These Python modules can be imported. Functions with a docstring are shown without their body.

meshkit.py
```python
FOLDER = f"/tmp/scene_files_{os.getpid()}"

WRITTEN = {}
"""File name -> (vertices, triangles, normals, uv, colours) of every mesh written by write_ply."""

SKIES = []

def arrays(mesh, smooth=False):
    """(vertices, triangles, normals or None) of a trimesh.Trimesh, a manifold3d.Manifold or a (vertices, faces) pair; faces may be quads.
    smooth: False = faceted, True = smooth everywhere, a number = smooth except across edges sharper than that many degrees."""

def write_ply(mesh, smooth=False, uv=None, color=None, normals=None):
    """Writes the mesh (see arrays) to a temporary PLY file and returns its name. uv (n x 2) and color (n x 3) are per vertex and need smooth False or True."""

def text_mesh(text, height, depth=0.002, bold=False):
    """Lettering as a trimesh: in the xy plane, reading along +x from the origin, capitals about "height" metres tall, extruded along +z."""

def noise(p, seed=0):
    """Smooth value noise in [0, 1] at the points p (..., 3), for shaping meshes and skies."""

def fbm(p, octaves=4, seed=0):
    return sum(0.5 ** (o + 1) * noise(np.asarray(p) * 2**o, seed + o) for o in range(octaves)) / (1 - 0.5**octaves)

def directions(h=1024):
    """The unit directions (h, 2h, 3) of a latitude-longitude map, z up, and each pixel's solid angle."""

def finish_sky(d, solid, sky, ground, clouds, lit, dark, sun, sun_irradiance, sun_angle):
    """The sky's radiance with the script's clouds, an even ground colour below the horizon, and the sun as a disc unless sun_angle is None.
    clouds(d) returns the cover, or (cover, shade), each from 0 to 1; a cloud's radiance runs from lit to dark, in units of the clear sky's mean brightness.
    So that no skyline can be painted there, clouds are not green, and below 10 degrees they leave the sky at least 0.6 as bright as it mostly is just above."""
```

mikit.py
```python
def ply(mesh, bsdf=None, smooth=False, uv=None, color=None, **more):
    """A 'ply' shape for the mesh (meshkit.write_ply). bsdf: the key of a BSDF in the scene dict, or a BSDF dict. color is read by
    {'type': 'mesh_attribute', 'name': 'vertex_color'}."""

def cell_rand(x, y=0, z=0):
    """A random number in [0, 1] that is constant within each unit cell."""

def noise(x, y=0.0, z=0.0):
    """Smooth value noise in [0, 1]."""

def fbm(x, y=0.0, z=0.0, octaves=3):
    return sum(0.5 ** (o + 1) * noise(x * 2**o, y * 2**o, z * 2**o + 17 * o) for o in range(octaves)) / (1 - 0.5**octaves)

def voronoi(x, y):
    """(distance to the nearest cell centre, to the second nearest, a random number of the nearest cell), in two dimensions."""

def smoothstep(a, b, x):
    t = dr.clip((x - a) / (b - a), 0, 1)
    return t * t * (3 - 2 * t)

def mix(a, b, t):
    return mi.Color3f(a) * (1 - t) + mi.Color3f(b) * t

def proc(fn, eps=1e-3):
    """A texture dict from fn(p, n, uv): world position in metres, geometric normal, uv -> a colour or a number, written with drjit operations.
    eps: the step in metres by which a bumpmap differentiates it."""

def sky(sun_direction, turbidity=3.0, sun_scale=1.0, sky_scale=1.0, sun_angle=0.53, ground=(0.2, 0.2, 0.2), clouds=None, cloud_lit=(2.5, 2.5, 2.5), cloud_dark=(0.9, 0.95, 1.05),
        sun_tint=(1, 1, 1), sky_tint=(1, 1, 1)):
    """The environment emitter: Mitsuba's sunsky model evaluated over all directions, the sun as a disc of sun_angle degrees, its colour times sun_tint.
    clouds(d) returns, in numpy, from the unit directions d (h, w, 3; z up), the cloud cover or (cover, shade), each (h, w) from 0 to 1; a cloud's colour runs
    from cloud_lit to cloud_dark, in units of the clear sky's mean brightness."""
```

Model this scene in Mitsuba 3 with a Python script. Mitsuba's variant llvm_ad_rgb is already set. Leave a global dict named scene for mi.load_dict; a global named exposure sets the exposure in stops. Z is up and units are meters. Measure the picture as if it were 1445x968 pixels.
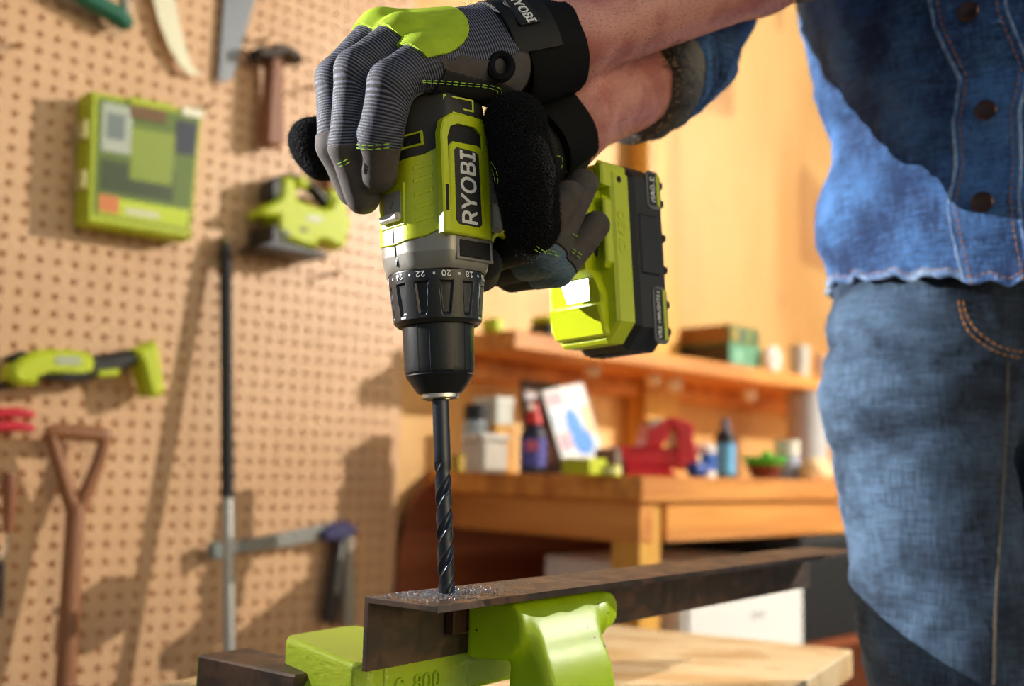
import math, random, numpy as np, trimesh, manifold3d as m3, mapbox_earcut, shapely
import drjit as dr, mitsuba as mi, mikit, meshkit
from shapely.geometry import Polygon
from mikit import proc, noise, fbm, smoothstep, mix, cell_rand
random.seed(4); rng = np.random.default_rng(4)
scene, labels = {'type': 'scene'}, {}
V = lambda *a: np.array(a, float)
nrm = lambda v: np.asarray(v, float) / np.linalg.norm(v)
T4 = mi.ScalarTransform4f
# ------------------------------------------------------------------ camera
F, PITCH, ROLL, CZ = 1456.1, 0.12194, 0.02495, 0.80        # focal length in pixels of the 1445 px frame, tilt and roll, lens height
CAM = V(0, 0, CZ)
_f, _u, _r = V(0, math.cos(PITCH), math.sin(PITCH)), V(0, -math.sin(PITCH), math.cos(PITCH)), V(1, 0, 0)
_c, _s = math.cos(ROLL), math.sin(ROLL)
RM = np.array([_c*_r + _s*_u, -_s*_r + _c*_u, _f])
scene['camera'] = {'type': 'thinlens', 'fov': 2*math.degrees(math.atan(722.5/F)), 'fov_axis': 'x', 'aperture_radius': 0.0042, 'focus_distance': 0.625,
                   'near_clip': 0.02, 'far_clip': 100.0, 'to_world': T4().look_at(origin=CAM.tolist(), target=(CAM+RM[2]).tolist(), up=RM[1].tolist())}
def ray(px, py):
    d = RM.T @ V((px-722.5)/F, -(py-484)/F, 1); return d/d[1]
def at(px, py, Y): return CAM + ray(px, py)*Y
def on(px, py, p0, n):
    d = ray(px, py); return CAM + d*(np.dot(n, np.asarray(p0)-CAM)/np.dot(n, d))
def onh(px, py, h): return on(px, py, V(0, 0, CZ+h), V(0, 0, 1))
# ------------------------------------------------------------------ light
exposure = 0.15
scene['sky'] = mikit.sky((0.8, -0.6, 0.3), turbidity=5.0, sun_scale=0.0, sky_scale=3.6, ground=(0.25, 0.2, 0.15), sky_tint=(0.96, 0.98, 1.04))
def lin(r, g, b): return [((c/255+0.055)/1.055)**2.4 if c > 10 else c/255/12.92 for c in (r, g, b)]
def lamp(key, pos, aim, rad, power, color, label, cone=0, beam=.8):
    """A work lamp: a round lit lens in a metal bowl on a tripod that stands on the floor."""
    pos, aim = np.asarray(pos, float), np.asarray(aim, float); z = nrm(aim-pos); x = nrm(np.cross(z, [0, 0, 1])); y = np.cross(z, x)
    M = M4(pos, x, y, z)
    a = np.linspace(0, 2*np.pi, 40, endpoint=False)
    disc = trimesh.Trimesh(np.vstack([np.c_[np.cos(a)*rad, np.sin(a)*rad, 0*a], [[0, 0, 0]]]), [[i, (i+1) % 40, 40] for i in range(40)], process=False); disc.apply_transform(M)
    if cone:
        part(key+'__lens', disc, 'white_paint'); p = pos+z*0.01
        scene[key+'_beam'] = {'type': 'spot', 'to_world': T4().look_at(origin=p.tolist(), target=aim.tolist(), up=[0, 0, 1]), 'intensity': {'type': 'rgb', 'value': (np.array(color)*power).tolist()}, 'cutoff_angle': cone, 'beam_width': cone*beam}
    else:
        e = (np.array(color)*power/(math.pi*rad*rad)).tolist()
        part(key+'__lens', disc, 'black_plastic', emitter={'type': 'area', 'radiance': {'type': 'rgb', 'value': e}})
    part(key+'__bowl', lathe([(0.03, -0.16), (rad*0.7, -0.14), (rad*1.02, -0.01), (rad*1.08, 0.0), (rad*1.08, -0.012), (rad*0.75, -0.155), (0.03, -0.175)], 40, M), 'black_plastic')
    part(key+'__pole', tube([pos-z*0.17, V(*(pos-z*0.17)[:2], 0.5)], 0.014), 'black_plastic')
    b = pos-z*0.17
    for k in range(3):
        q = k*2.094+0.4; part(key+'__leg'+num(k), tube([V(b[0], b[1], 0.55), V(b[0]+0.4*math.cos(q), b[1]+0.4*math.sin(q), 0.01)], 0.011), 'black_plastic')
    tag(key, label, 'work lamp')
def lamps():
    lamp('work_lamp', WP(1.95, 2.35, 1.40), WP(-0.6, 0, 0.25), 0.11, 39.0, (1.0, 0.93, 0.83), 'round black work lamp on a tripod that lights the pegboard from the right', cone=55, beam=.25)
    lamp('work_lamp_001', (-1.05, 0.74, CZ+0.44), (0.2, 0.80, CZ+0.20), 0.10, 9.6, (1.0, 0.98, 0.94), 'round black work lamp on a tripod to the left of the drill', cone=25, beam=.45)
# ------------------------------------------------------------------ helpers
def num(k): return '' if k == 0 else '_%03d' % k
def free(key):
    if not any(k == key or k.startswith(key+'__') for k in scene): return key
    k = 1
    while any(q == '%s_%03d' % (key, k) or q.startswith('%s_%03d__' % (key, k)) for q in scene): k += 1
    return '%s_%03d' % (key, k)
def part(key, mesh, mat, smooth=35, label=None, kind=None, **kw):
    key = free(key)
    if isinstance(mesh, list): mesh = cat(mesh)
    scene[key] = mikit.ply(mesh, mat if isinstance(mat, dict) else 'mat_'+mat, smooth=smooth, **kw)
    if label or kind: labels[key] = {k: v for k, v in (('label', label), ('kind', kind)) if v}
    return key
def tag(key, label, cat_, group=None, kind=None):
    labels[key] = {**labels.get(key, {}), 'label': label, 'category': cat_}
    if group: labels[key]['group'] = group
    if kind: labels[key]['kind'] = kind
def thing(name, label, cat_, group=None):
    key = name; k = 0
    while key in labels: k += 1; key = '%s_%03d' % (name, k)
    tag(key, label, cat_, group); return key
def struct(key, mesh, mat, label=None, **kw):
    part(key, mesh, mat, **kw); labels[key] = {'kind': 'structure'}
    if label: labels[key]['label'] = label
def cat(ms): return trimesh.util.concatenate([tm(m) for m in ms])
def tm(m):
    if hasattr(m, 'to_mesh'):
        q = m.to_mesh(); return trimesh.Trimesh(q.vert_properties[:, :3], q.tri_verts, process=False)
    return m
def man(m):
    m = tm(m).copy(); m.merge_vertices(); return m3.Manifold(m3.Mesh(np.asarray(m.vertices, np.float32), np.asarray(m.faces, np.uint32)))
def M4(o, x, y, z):
    M = np.eye(4); M[:3, 0], M[:3, 1], M[:3, 2], M[:3, 3] = x, y, z, o; return M
def xf(m, M=None):
    if M is None: return m
    m = tm(m).copy(); m.apply_transform(M); return m
def mv(m, *t): m = tm(m).copy(); m.apply_translation(t); return m
def cbox(lo, hi, ch=0.002, M=None):
    """A box with chamfered edges."""
    lo, hi = np.minimum(lo, hi), np.maximum(lo, hi); ch = min(ch, 0.45*float(np.min(np.asarray(hi)-np.asarray(lo))))
    if ch <= 0: return xf(trimesh.creation.box(bounds=[lo, hi]), M)
    pts = []
    for sx in (0, 1):
        for sy in (0, 1):
            for sz in (0, 1):
                c = V(hi[0] if sx else lo[0], hi[1] if sy else lo[1], hi[2] if sz else lo[2]); s = V(-1 if sx else 1, -1 if sy else 1, -1 if sz else 1)*ch
                for k in range(3):
                    q = c+s; q[k] = c[k]; pts.append(q)
    return xf(trimesh.Trimesh(*[np.asarray(a) for a in (lambda h: (h.vertices, h.faces))(trimesh.convex.convex_hull(np.array(pts)))], process=False), M)
def earcut(p): return mapbox_earcut.triangulate_float64(np.asarray(p, float), np.array([len(p)], np.uint32)).reshape(-1, 3).astype(int)
def inset(p, d):
    p = np.asarray(p, float); e = np.roll(p, -1, 0)-p; e /= np.linalg.norm(e, axis=1)[:, None]+1e-12
    n = np.c_[-e[:, 1], e[:, 0]]; n0 = np.roll(n, 1, 0); b = n+n0; b /= np.maximum(np.linalg.norm(b, axis=1), 1e-9)[:, None]
    k = 1/np.maximum((b*n).sum(1), 0.4); return p+b*(d*k)[:, None]
def prism(pts, z0, z1, ch=0.0, M=None):
    """An outline in xy, extruded from z0 to z1, its rims chamfered by ch."""
    p = np.asarray(pts, float)
    if len(p) > 2 and Polygon(p).exterior.is_ccw is False: p = p[::-1]
    n = len(p); layers = [(p, z0), (p, z1)] if ch <= 0 else [(inset(p, ch), z0), (p, z0+ch), (p, z1-ch), (inset(p, ch), z1)]
    v = np.vstack([np.c_[q, np.full(n, z)] for q, z in layers]); i = np.arange(n); j = (i+1) % n; f = []
    for k in range(len(layers)-1):
        a, b = k*n, (k+1)*n; f += [np.c_[a+i, a+j, b+j], np.c_[a+i, b+j, b+i]]
    t = earcut(layers[0][0]); t2 = t+(len(layers)-1)*n
    a0 = np.cross(*(p[t[0, 1:]]-p[t[0, 0]]))
    if a0 < 0: t, t2 = t[:, ::-1], t2[:, ::-1]
    f += [t[:, ::-1], t2]
    return xf(trimesh.Trimesh(v, np.vstack(f), process=False), M)
def lathe(prof, n=48, M=None):
    """(radius, z) points turned about z; closed if its ends lie on the axis or meet."""
    prof = np.asarray(prof, float); a = np.linspace(0, 2*np.pi, n, endpoint=False)
    return loft(np.array([np.c_[r*np.cos(a), r*np.sin(a), np.full(n, z)] for r, z in prof]), M, cap=True)
def loft(rings, M=None, cap=True, closed=True):
    rings = np.asarray(rings, float); m, n = rings.shape[:2]; v = rings.reshape(-1, 3); i = np.arange(n if closed else n-1); j = (i+1) % n; f = []
    for k in range(m-1): f += [np.c_[k*n+i, k*n+j, (k+1)*n+j], np.c_[k*n+i, (k+1)*n+j, (k+1)*n+i]]
    if cap and closed:
        v = np.vstack([v, rings[0].mean(0), rings[-1].mean(0)]); f += [np.c_[j, i, np.full(len(i), m*n)], np.c_[(m-1)*n+i, (m-1)*n+j, np.full(len(i), m*n+1)]]
    return xf(trimesh.Trimesh(v, np.vstack(f), process=False), M)
def tube(path, r, n=12, flat=None, closed=False):
    """A tube along the path; r a number or one per point; flat=(normal, ratio) squashes it along a normal."""
    P = np.asarray(path, float); r = np.broadcast_to(np.asarray(r, float), (len(P),)); t = np.gradient(P, axis=0)
    if closed: t = np.roll(P, -1, 0)-np.roll(P, 1, 0)
    t /= np.linalg.norm(t, axis=1)[:, None]+1e-12
    u = np.cross(t[0], [0, 0, 1]);  u = np.cross(t[0], [1, 0, 0]) if np.linalg.norm(u) < 0.1 else u; rings = []; a = np.linspace(0, 2*np.pi, n, endpoint=False)
    for k in range(len(P)):
        u = nrm(u-t[k]*np.dot(u, t[k])); w = np.cross(t[k], u); o = np.outer(np.cos(a), u)*r[k]+np.outer(np.sin(a), w)*r[k]
        if flat is not None: fn = nrm(flat[0]); o -= np.outer(o@fn, fn)*(1-flat[1])
        rings.append(P[k]+o)
    if closed: rings.append(rings[0])
    return loft(np.array(rings), cap=not closed)
def spline(pts, k=6):
    p = np.asarray(pts, float); q = np.vstack([2*p[0]-p[1], p, 2*p[-1]-p[-2]]); out = []
    for i in range(1, len(q)-2):
        for t in np.linspace(0, 1, k, endpoint=False):
            out.append(0.5*((2*q[i])+(-q[i-1]+q[i+1])*t+(2*q[i-1]-5*q[i]+4*q[i+1]-q[i+2])*t*t+(-q[i-1]+3*q[i]-3*q[i+1]+q[i+2])*t**3))
    return np.array(out+[p[-1]])
def ball(p, r, n=20): return m3.Manifold.sphere(1.0, n).scale(np.broadcast_to(r, (3,)).tolist()).translate(np.asarray(p, float).tolist())
def bone(p0, r0, p1, r1, n=20): return m3.Manifold.batch_hull([ball(p0, r0, n), ball(p1, r1, n)])
def flesh(bones, edge, it=12):
    m = tm(m3.Manifold.batch_boolean(bones, m3.OpType.Add).refine_to_length(edge)); m.merge_vertices()
    trimesh.smoothing.filter_taubin(m, iterations=it); return m
def text(s, h, d=0.0006, bold=False, M=None, center=True):
    m = meshkit.text_mesh(s, h, d, bold)
    if center: b = m.bounds; m.apply_translation([-(b[0][0]+b[1][0])/2, -(b[0][1]+b[1][1])/2, 0])
    return xf(m, M)
# ------------------------------------------------------------------ materials
def mat(name, color, rough=0.5, metal=0.0, bump=None, bscale=1.0, eps=5e-4, **kw):
    if callable(color): col = proc(color)
    elif isinstance(color, str): col = {'type': 'mesh_attribute', 'name': 'vertex_color'}
    else: col = {'type': 'rgb', 'value': lin(*color)}
    b = {'type': 'principled', 'base_color': col, 'roughness': proc(rough) if callable(rough) else rough, 'metallic': metal, **kw}
    if bump: b = {'type': 'bumpmap', 'arbitrary': proc(bump, eps), 'scale': bscale, 'bsdf': b}
    scene['mat_'+name] = {'type': 'twosided', 'bsdf': b}
C3 = lambda *a: mi.Color3f(*lin(*a))
STUD = 0.345
WT = V(math.sin(0.793597), math.cos(0.793597), 0); WN = V(math.cos(0.793597), -math.sin(0.793597), 0); WD = 83.7751288*0.0254
def wcoord(p): return p.x*float(WT[0])+(p.y-WD)*float(WT[1]), p.z, p.x*float(WN[0])+(p.y-WD)*float(WN[1])
def c_ply(p, n, uv):
    s, h, o = wcoord(p); g = fbm(s*6+1.7*noise(s*2, h*1.2), h*1.3, o*3, 4); fine = noise(s*160, h*5)
    k = smoothstep(0.45, 0.75, fbm(s*3.1, h*2.3, 5.0, 3)); c = mix(C3(234, 198, 134), C3(210, 160, 88), smoothstep(0.3, 0.75, g)*0.8+0.2*fine)
    kn = smoothstep(0.82, 0.9, noise(s*7.3, h*6.1)); c = mix(c, C3(168, 104, 40), 0.55*kn); c = mix(c, C3(240, 205, 140), k*0.4)
    return c*dr.select(s > STUD, mi.Color3f(.74, .64, .50), mi.Color3f(.92, .90, .86))       # two different sheets meet at the stud
def grain(c1, c2, c3, sa, sb, ax):
    def fn(p, n, uv):
        s, h, o = wcoord(p); q = (s, h, o) if ax == 0 else (h, s, o) if ax == 1 else (o, h, s)
        g = fbm(q[0]*2.0, q[1]*sa, q[2]*sa, 4); f = noise(q[0]*6, q[1]*sb, q[2]*sb)
        return mix(mix(C3(*c1), C3(*c2), smoothstep(0.3, 0.7, g)), C3(*c3), f*0.35)
    return fn
mat('plywood', c_ply, 0.55)
mat('pegboard', lambda p, n, uv: mix(C3(214, 174, 134), C3(200, 156, 114), fbm(p.x*9, p.y*9, p.z*9, 3)), 0.42)
mat('peg_back', (190, 140, 92), 0.8)
mat('bench_wood', grain((222, 150, 64), (176, 98, 34), (236, 176, 96), 30, 90, 0), 0.45)
mat('bench_wood_out', grain((222, 154, 76), (184, 108, 44), (232, 172, 96), 30, 90, 2), 0.45)
mat('post_wood', grain((214, 160, 62), (182, 122, 36), (226, 180, 96), 40, 110, 1), 0.5)
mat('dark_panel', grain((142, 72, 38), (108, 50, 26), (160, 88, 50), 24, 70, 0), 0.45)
mat('table_wood', lambda p, n, uv: mix(mix(C3(236, 208, 160), C3(214, 174, 118), smoothstep(0.4, 0.72, fbm(p.x*9, p.y*22, p.z*9, 4))), C3(196, 150, 92), 0.5*smoothstep(0.72, 0.85, noise(p.x*26, p.y*34))), 0.5)
mat('floor', lambda p, n, uv: mix(C3(150, 140, 128), C3(120, 112, 102), fbm(p.x*4, p.y*4, 0, 4)), 0.7)
mat('green', (194, 206, 18), 0.38, specular=0.5)
mat('green_gloss', (192, 206, 20), 0.28, clearcoat=0.3)
def b_cast(p, n, uv): return noise(p.x*420, p.y*420, p.z*420)*0.5+noise(p.x*900, p.y*900, p.z*900)*0.3
mat('cast_green', (170, 192, 44), 0.38, bump=b_cast, bscale=0.0011, eps=4e-4, clearcoat=0.4)
mat('jaw_green', lambda p, n, uv: mix(mix(C3(140, 168, 10), C3(156, 182, 16), noise(p.x*60, p.y*60, p.z*60)), C3(40, 36, 20), smoothstep(0.83, 0.86, noise(p.x*170, p.y*170, p.z*170)*0.75+0.25*noise(p.x*30, p.y*30, p.z*30))), 0.38, specular=0.28)
mat('dark_housing', (50, 48, 45), 0.6)
mat('grey_housing', (150, 147, 138), 0.38, 0.55)
mat('black_plastic', (22, 22, 24), 0.42)
mat('black_rubber', (22, 22, 22), 0.7)
mat('grey_button', (150, 146, 136), 0.5)
mat('white_print', (226, 226, 222), 0.5)
mat('chuck', (26, 27, 30), 0.36, 0.3)
mat('collar', (25, 26, 29), 0.33)
mat('bright_metal', (205, 198, 188), 0.22, 1.0)
mat('bit_metal', (64, 68, 76), 0.3, 0.8)
mat('steel_raw', lambda p, n, uv: mix(mix(C3(74, 62, 55), C3(104, 78, 62), smoothstep(0.35, 0.7, fbm(p.x*40, p.y*40, p.z*60, 4))), C3(60, 50, 46), 0.8*smoothstep(0.5, 0.75, fbm(p.x*90, p.y*90, p.z*40, 3))), 0.48, 0.3)
mat('steel_dark', lambda p, n, uv: mix(C3(58, 48, 42), C3(82, 64, 52), fbm(p.x*50, p.y*50, p.z*90, 3)), 0.5, 0.45)
mat('swarf', (176, 178, 190), 0.3, 0.9)
mat('white_paint', (226, 224, 220), 0.4)
mat('led', (255, 255, 255), 0.5)
def flat(name, *c, rough=0.5, **k):
    if 'mat_'+name not in scene: mat(name, c, rough, **k)
    return name
# ------------------------------------------------------------------ smooth blended bodies (distance field, surface nets)
def nets(D, lo, h):
    n = np.array(D.shape); S = D < 0
    c = np.zeros(n-1, np.int8)
    for i in (0, 1):
        for j in (0, 1):
            for k in (0, 1): c += S[i:n[0]-1+i, j:n[1]-1+j, k:n[2]-1+k]
    act = np.argwhere((c > 0) & (c < 8)); ids = -np.ones(n-1, int); ids[tuple(act.T)] = np.arange(len(act))
    acc, cnt = np.zeros((len(act), 3)), np.zeros(len(act)); co = np.array([[i, j, k] for i in (0, 1) for j in (0, 1) for k in (0, 1)])
    for a in range(8):
        for b in range(a+1, 8):
            if np.abs(co[a]-co[b]).sum() != 1: continue
            da, db = D[tuple((act+co[a]).T)], D[tuple((act+co[b]).T)]; x = (da < 0) != (db < 0)
            t = np.where(x, da/np.where(x, da-db, 1), 0)[:, None]; acc += np.where(x[:, None], co[a]+(co[b]-co[a])*t, 0); cnt += x
    v = (act+acc/cnt[:, None])*h+lo; q = []
    for ax in range(3):
        e = np.eye(3, dtype=int)[ax]; o1, o2 = np.eye(3, dtype=int)[(ax+1) % 3], np.eye(3, dtype=int)[(ax+2) % 3]
        sl = [slice(None)]*3; sl[ax] = slice(0, n[ax]-1); s2 = [slice(None)]*3; s2[ax] = slice(1, n[ax])
        g = np.argwhere(S[tuple(sl)] != S[tuple(s2)]); g = g[((g > 0) | (np.arange(3) == ax)).all(1) & ((g < n-1) | (np.arange(3) == ax)).all(1)]
        A, B, Cc, Dd = (ids[tuple(np.clip(x, 0, n-2).T)] for x in (g-o1-o2, g-o2, g, g-o1)); inside = S[tuple(g.T)]
        f = np.c_[A, B, Cc, Dd]; f[~inside] = f[~inside][:, ::-1]; q.append(f)
    q = np.vstack(q); q = q[(q >= 0).all(1)]
    return trimesh.Trimesh(v, np.vstack([q[:, [0, 1, 2]], q[:, [0, 2, 3]]]), process=False)
def blend(bones, h, k=0.006, extra=None):
    """bones: (p0, r0, p1, r1[, k]) blended with smooth unions; the surface as a mesh."""
    P = np.array([b[0] for b in bones]+[b[2] for b in bones]); r = max(max(b[1], b[3]) for b in bones)+0.012
    lo, hi = P.min(0)-r, P.max(0)+r; n = np.ceil((hi-lo)/h).astype(int)+1; D = np.full(n, 0.5, np.float32)
    for b in bones:
        p0, r0, p1, r1 = np.asarray(b[0], float), b[1], np.asarray(b[2], float), b[3]; kk = b[4] if len(b) > 4 else k
        m = max(r0, r1)+3*kk+0.012; i0 = np.maximum(((np.minimum(p0, p1)-m-lo)/h).astype(int), 0); i1 = np.minimum(((np.maximum(p0, p1)+m-lo)/h).astype(int)+2, n)
        G = [lo[a]+h*np.arange(i0[a], i1[a]) for a in range(3)]; X, Y, Zz = np.meshgrid(*G, indexing='ij')
        ba = p1-p0; L = max(ba@ba, 1e-12); t = np.clip(((X-p0[0])*ba[0]+(Y-p0[1])*ba[1]+(Zz-p0[2])*ba[2])/L, 0, 1)
        d = np.sqrt((X-p0[0]-t*ba[0])**2+(Y-p0[1]-t*ba[1])**2+(Zz-p0[2]-t*ba[2])**2)-(r0+(r1-r0)*t)
        sl = tuple(slice(a, c) for a, c in zip(i0, i1)); q = D[sl]; hh = np.clip(.5+.5*(q-d)/kk, 0, 1); D[sl] = q*(1-hh)+d*hh-kk*hh*(1-hh)
    if extra is not None:
        X, Y, Zz = np.meshgrid(*[lo[a]+h*np.arange(n[a]) for a in range(3)], indexing='ij'); D = extra(D, X, Y, Zz)
    m = nets(D, lo, h)
    for _ in range(2):                                       # light relaxing of the net
        adj = m.edges_unique; s = np.zeros_like(m.vertices); c = np.zeros(len(s)); np.add.at(s, adj[:, 0], m.vertices[adj[:, 1]]); np.add.at(s, adj[:, 1], m.vertices[adj[:, 0]])
        np.add.at(c, adj[:, 0], 1); np.add.at(c, adj[:, 1], 1); m.vertices = 0.5*m.vertices+0.5*s/np.maximum(c, 1)[:, None]
    return m
def vnorm(m):
    v, f = np.asarray(m.vertices), np.asarray(m.faces); n = np.zeros_like(v); fn = np.cross(v[f[:, 1]]-v[f[:, 0]], v[f[:, 2]]-v[f[:, 0]])
    for k in range(3): np.add.at(n, f[:, k], fn)
    return n/np.maximum(np.linalg.norm(n, axis=1), 1e-12)[:, None]
def boneof(v, bones, idx=None):
    """(bone number, place along it 0..1, distance to its axis line) of the bone whose surface is nearest to each vertex."""
    best = np.full(len(v), 9.0); which = np.zeros(len(v), int); tt = np.zeros(len(v))
    for i, b in enumerate(bones):
        p0, p1 = np.asarray(b[0], float), np.asarray(b[2], float); ba = p1-p0; t = np.clip((v-p0)@ba/max(ba@ba, 1e-12), 0, 1)
        d = np.linalg.norm(v-p0-t[:, None]*ba, axis=1)-(b[1]+(b[3]-b[1])*t); k = d < best; best[k] = d[k]; which[k] = i; tt[k] = t[k]
    return which, tt
def clipf(v, f, attr, field):
    """The part of a mesh where field > 0, cut smoothly through the triangles; attr rows are carried along."""
    A = np.hstack([v, attr]) if attr is not None else v; inside = field > 0; k = inside[f].sum(1); out = [f[k == 3]]; new, edge = [], {}
    base = len(v)
    def cut(a, b):
        key = (min(a, b), max(a, b))
        if key not in edge:
            t = field[a]/(field[a]-field[b]); new.append(A[a]+(A[b]-A[a])*t); edge[key] = base+len(new)-1
        return edge[key]
    ex = []
    for tri in f[(k == 1) | (k == 2)]:
        s = inside[tri]
        if s.sum() == 1:
            i = int(np.argmax(s)); a, b, c = tri[i], tri[(i+1) % 3], tri[(i+2) % 3]; ex.append([a, cut(a, b), cut(a, c)])
        else:
            i = int(np.argmin(s)); a, b, c = tri[i], tri[(i+1) % 3], tri[(i+2) % 3]; x, y = cut(a, b), cut(a, c); ex += [[x, b, c], [x, c, y]]
    F_ = np.vstack(out+([np.array(ex)] if ex else [])); A = np.vstack([A, np.array(new)]) if new else A
    use, inv = np.unique(F_, return_inverse=True); return A[use, :3], inv.reshape(-1, 3), (A[use, 3:] if attr is not None else None)
def patch(m, field, off, nv=None, thick=0.0025, attr=None):
    """A piece of cloth laid on a surface: the clipped part pushed out by off, its rim turned down by thick."""
    nv = vnorm(m) if nv is None else nv; at_ = nv if attr is None else np.hstack([nv, attr])
    v, f, a = clipf(np.asarray(m.vertices), np.asarray(m.faces), at_, field)
    n = a[:, :3]; n /= np.linalg.norm(n, axis=1)[:, None]+1e-9; top = v+n*off
    e = np.vstack([f[:, [0, 1]], f[:, [1, 2]], f[:, [2, 0]]]); key = np.sort(e, 1); u, i, c = np.unique(key, axis=0, return_index=True, return_counts=True); be = e[i[c == 1]]
    bv = np.unique(be); ren = {q: len(top)+j for j, q in enumerate(bv)}; low = v[bv]-n[bv]*(thick-off if thick > off else 0.0003)
    sk = np.array([[b, a_, ren[a_]] for a_, b in be]+[[b, ren[a_], ren[b]] for a_, b in be]) if len(be) else np.zeros((0, 3), int)
    M = trimesh.Trimesh(np.vstack([top, low]), np.vstack([f, sk]), process=False)
    return (M, np.vstack([a[:, 3:], a[bv][:, 3:]])) if attr is not None else M
def hits(m, pts, off=0.0, origin=None):
    """Where rays through the given pixels of the photograph meet a mesh, lifted off along its normals."""
    v, f = np.asarray(m.vertices), np.asarray(m.faces); a, b, c = v[f[:, 0]], v[f[:, 1]], v[f[:, 2]]; fn = np.cross(b-a, c-a); fn /= np.linalg.norm(fn, axis=1)[:, None]+1e-15; out, nn = [], []
    for px, py in pts:
        d = nrm(ray(px, py)); e1, e2 = b-a, c-a; p = np.cross(d, e2); det = (e1*p).sum(1); ok = np.abs(det) > 1e-14; inv = 1/np.where(ok, det, 1); s = CAM-a
        u = (s*p).sum(1)*inv; q = np.cross(s, e1); w = (q@d)*inv; t = (q*e2).sum(1)*inv; k = ok & (u >= -1e-6) & (w >= -1e-6) & (u+w <= 1+1e-6) & (t > 0.05)
        if k.any(): i = np.where(k)[0][np.argmin(t[k])]; out.append(CAM+d*t[i]+fn[i]*off); nn.append(fn[i])
    return np.array(out), np.array(nn)
def dashes(line, r=0.00045, dash=0.0034, gap=0.0014, n=5):
    """Sewing stitches along a line of points."""
    P = np.asarray(line); s = np.r_[0, np.cumsum(np.linalg.norm(np.diff(P, axis=0), axis=1))]; out = []
    for a in np.arange(0, s[-1]-dash*.5, dash+gap):
        q = np.linspace(a, min(a+dash, s[-1]), 3); out.append(tube(np.c_[[np.interp(q, s, P[:, k]) for k in range(3)]].T, [r*.6, r, r*.6], n))
    return cat(out) if out else None
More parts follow.
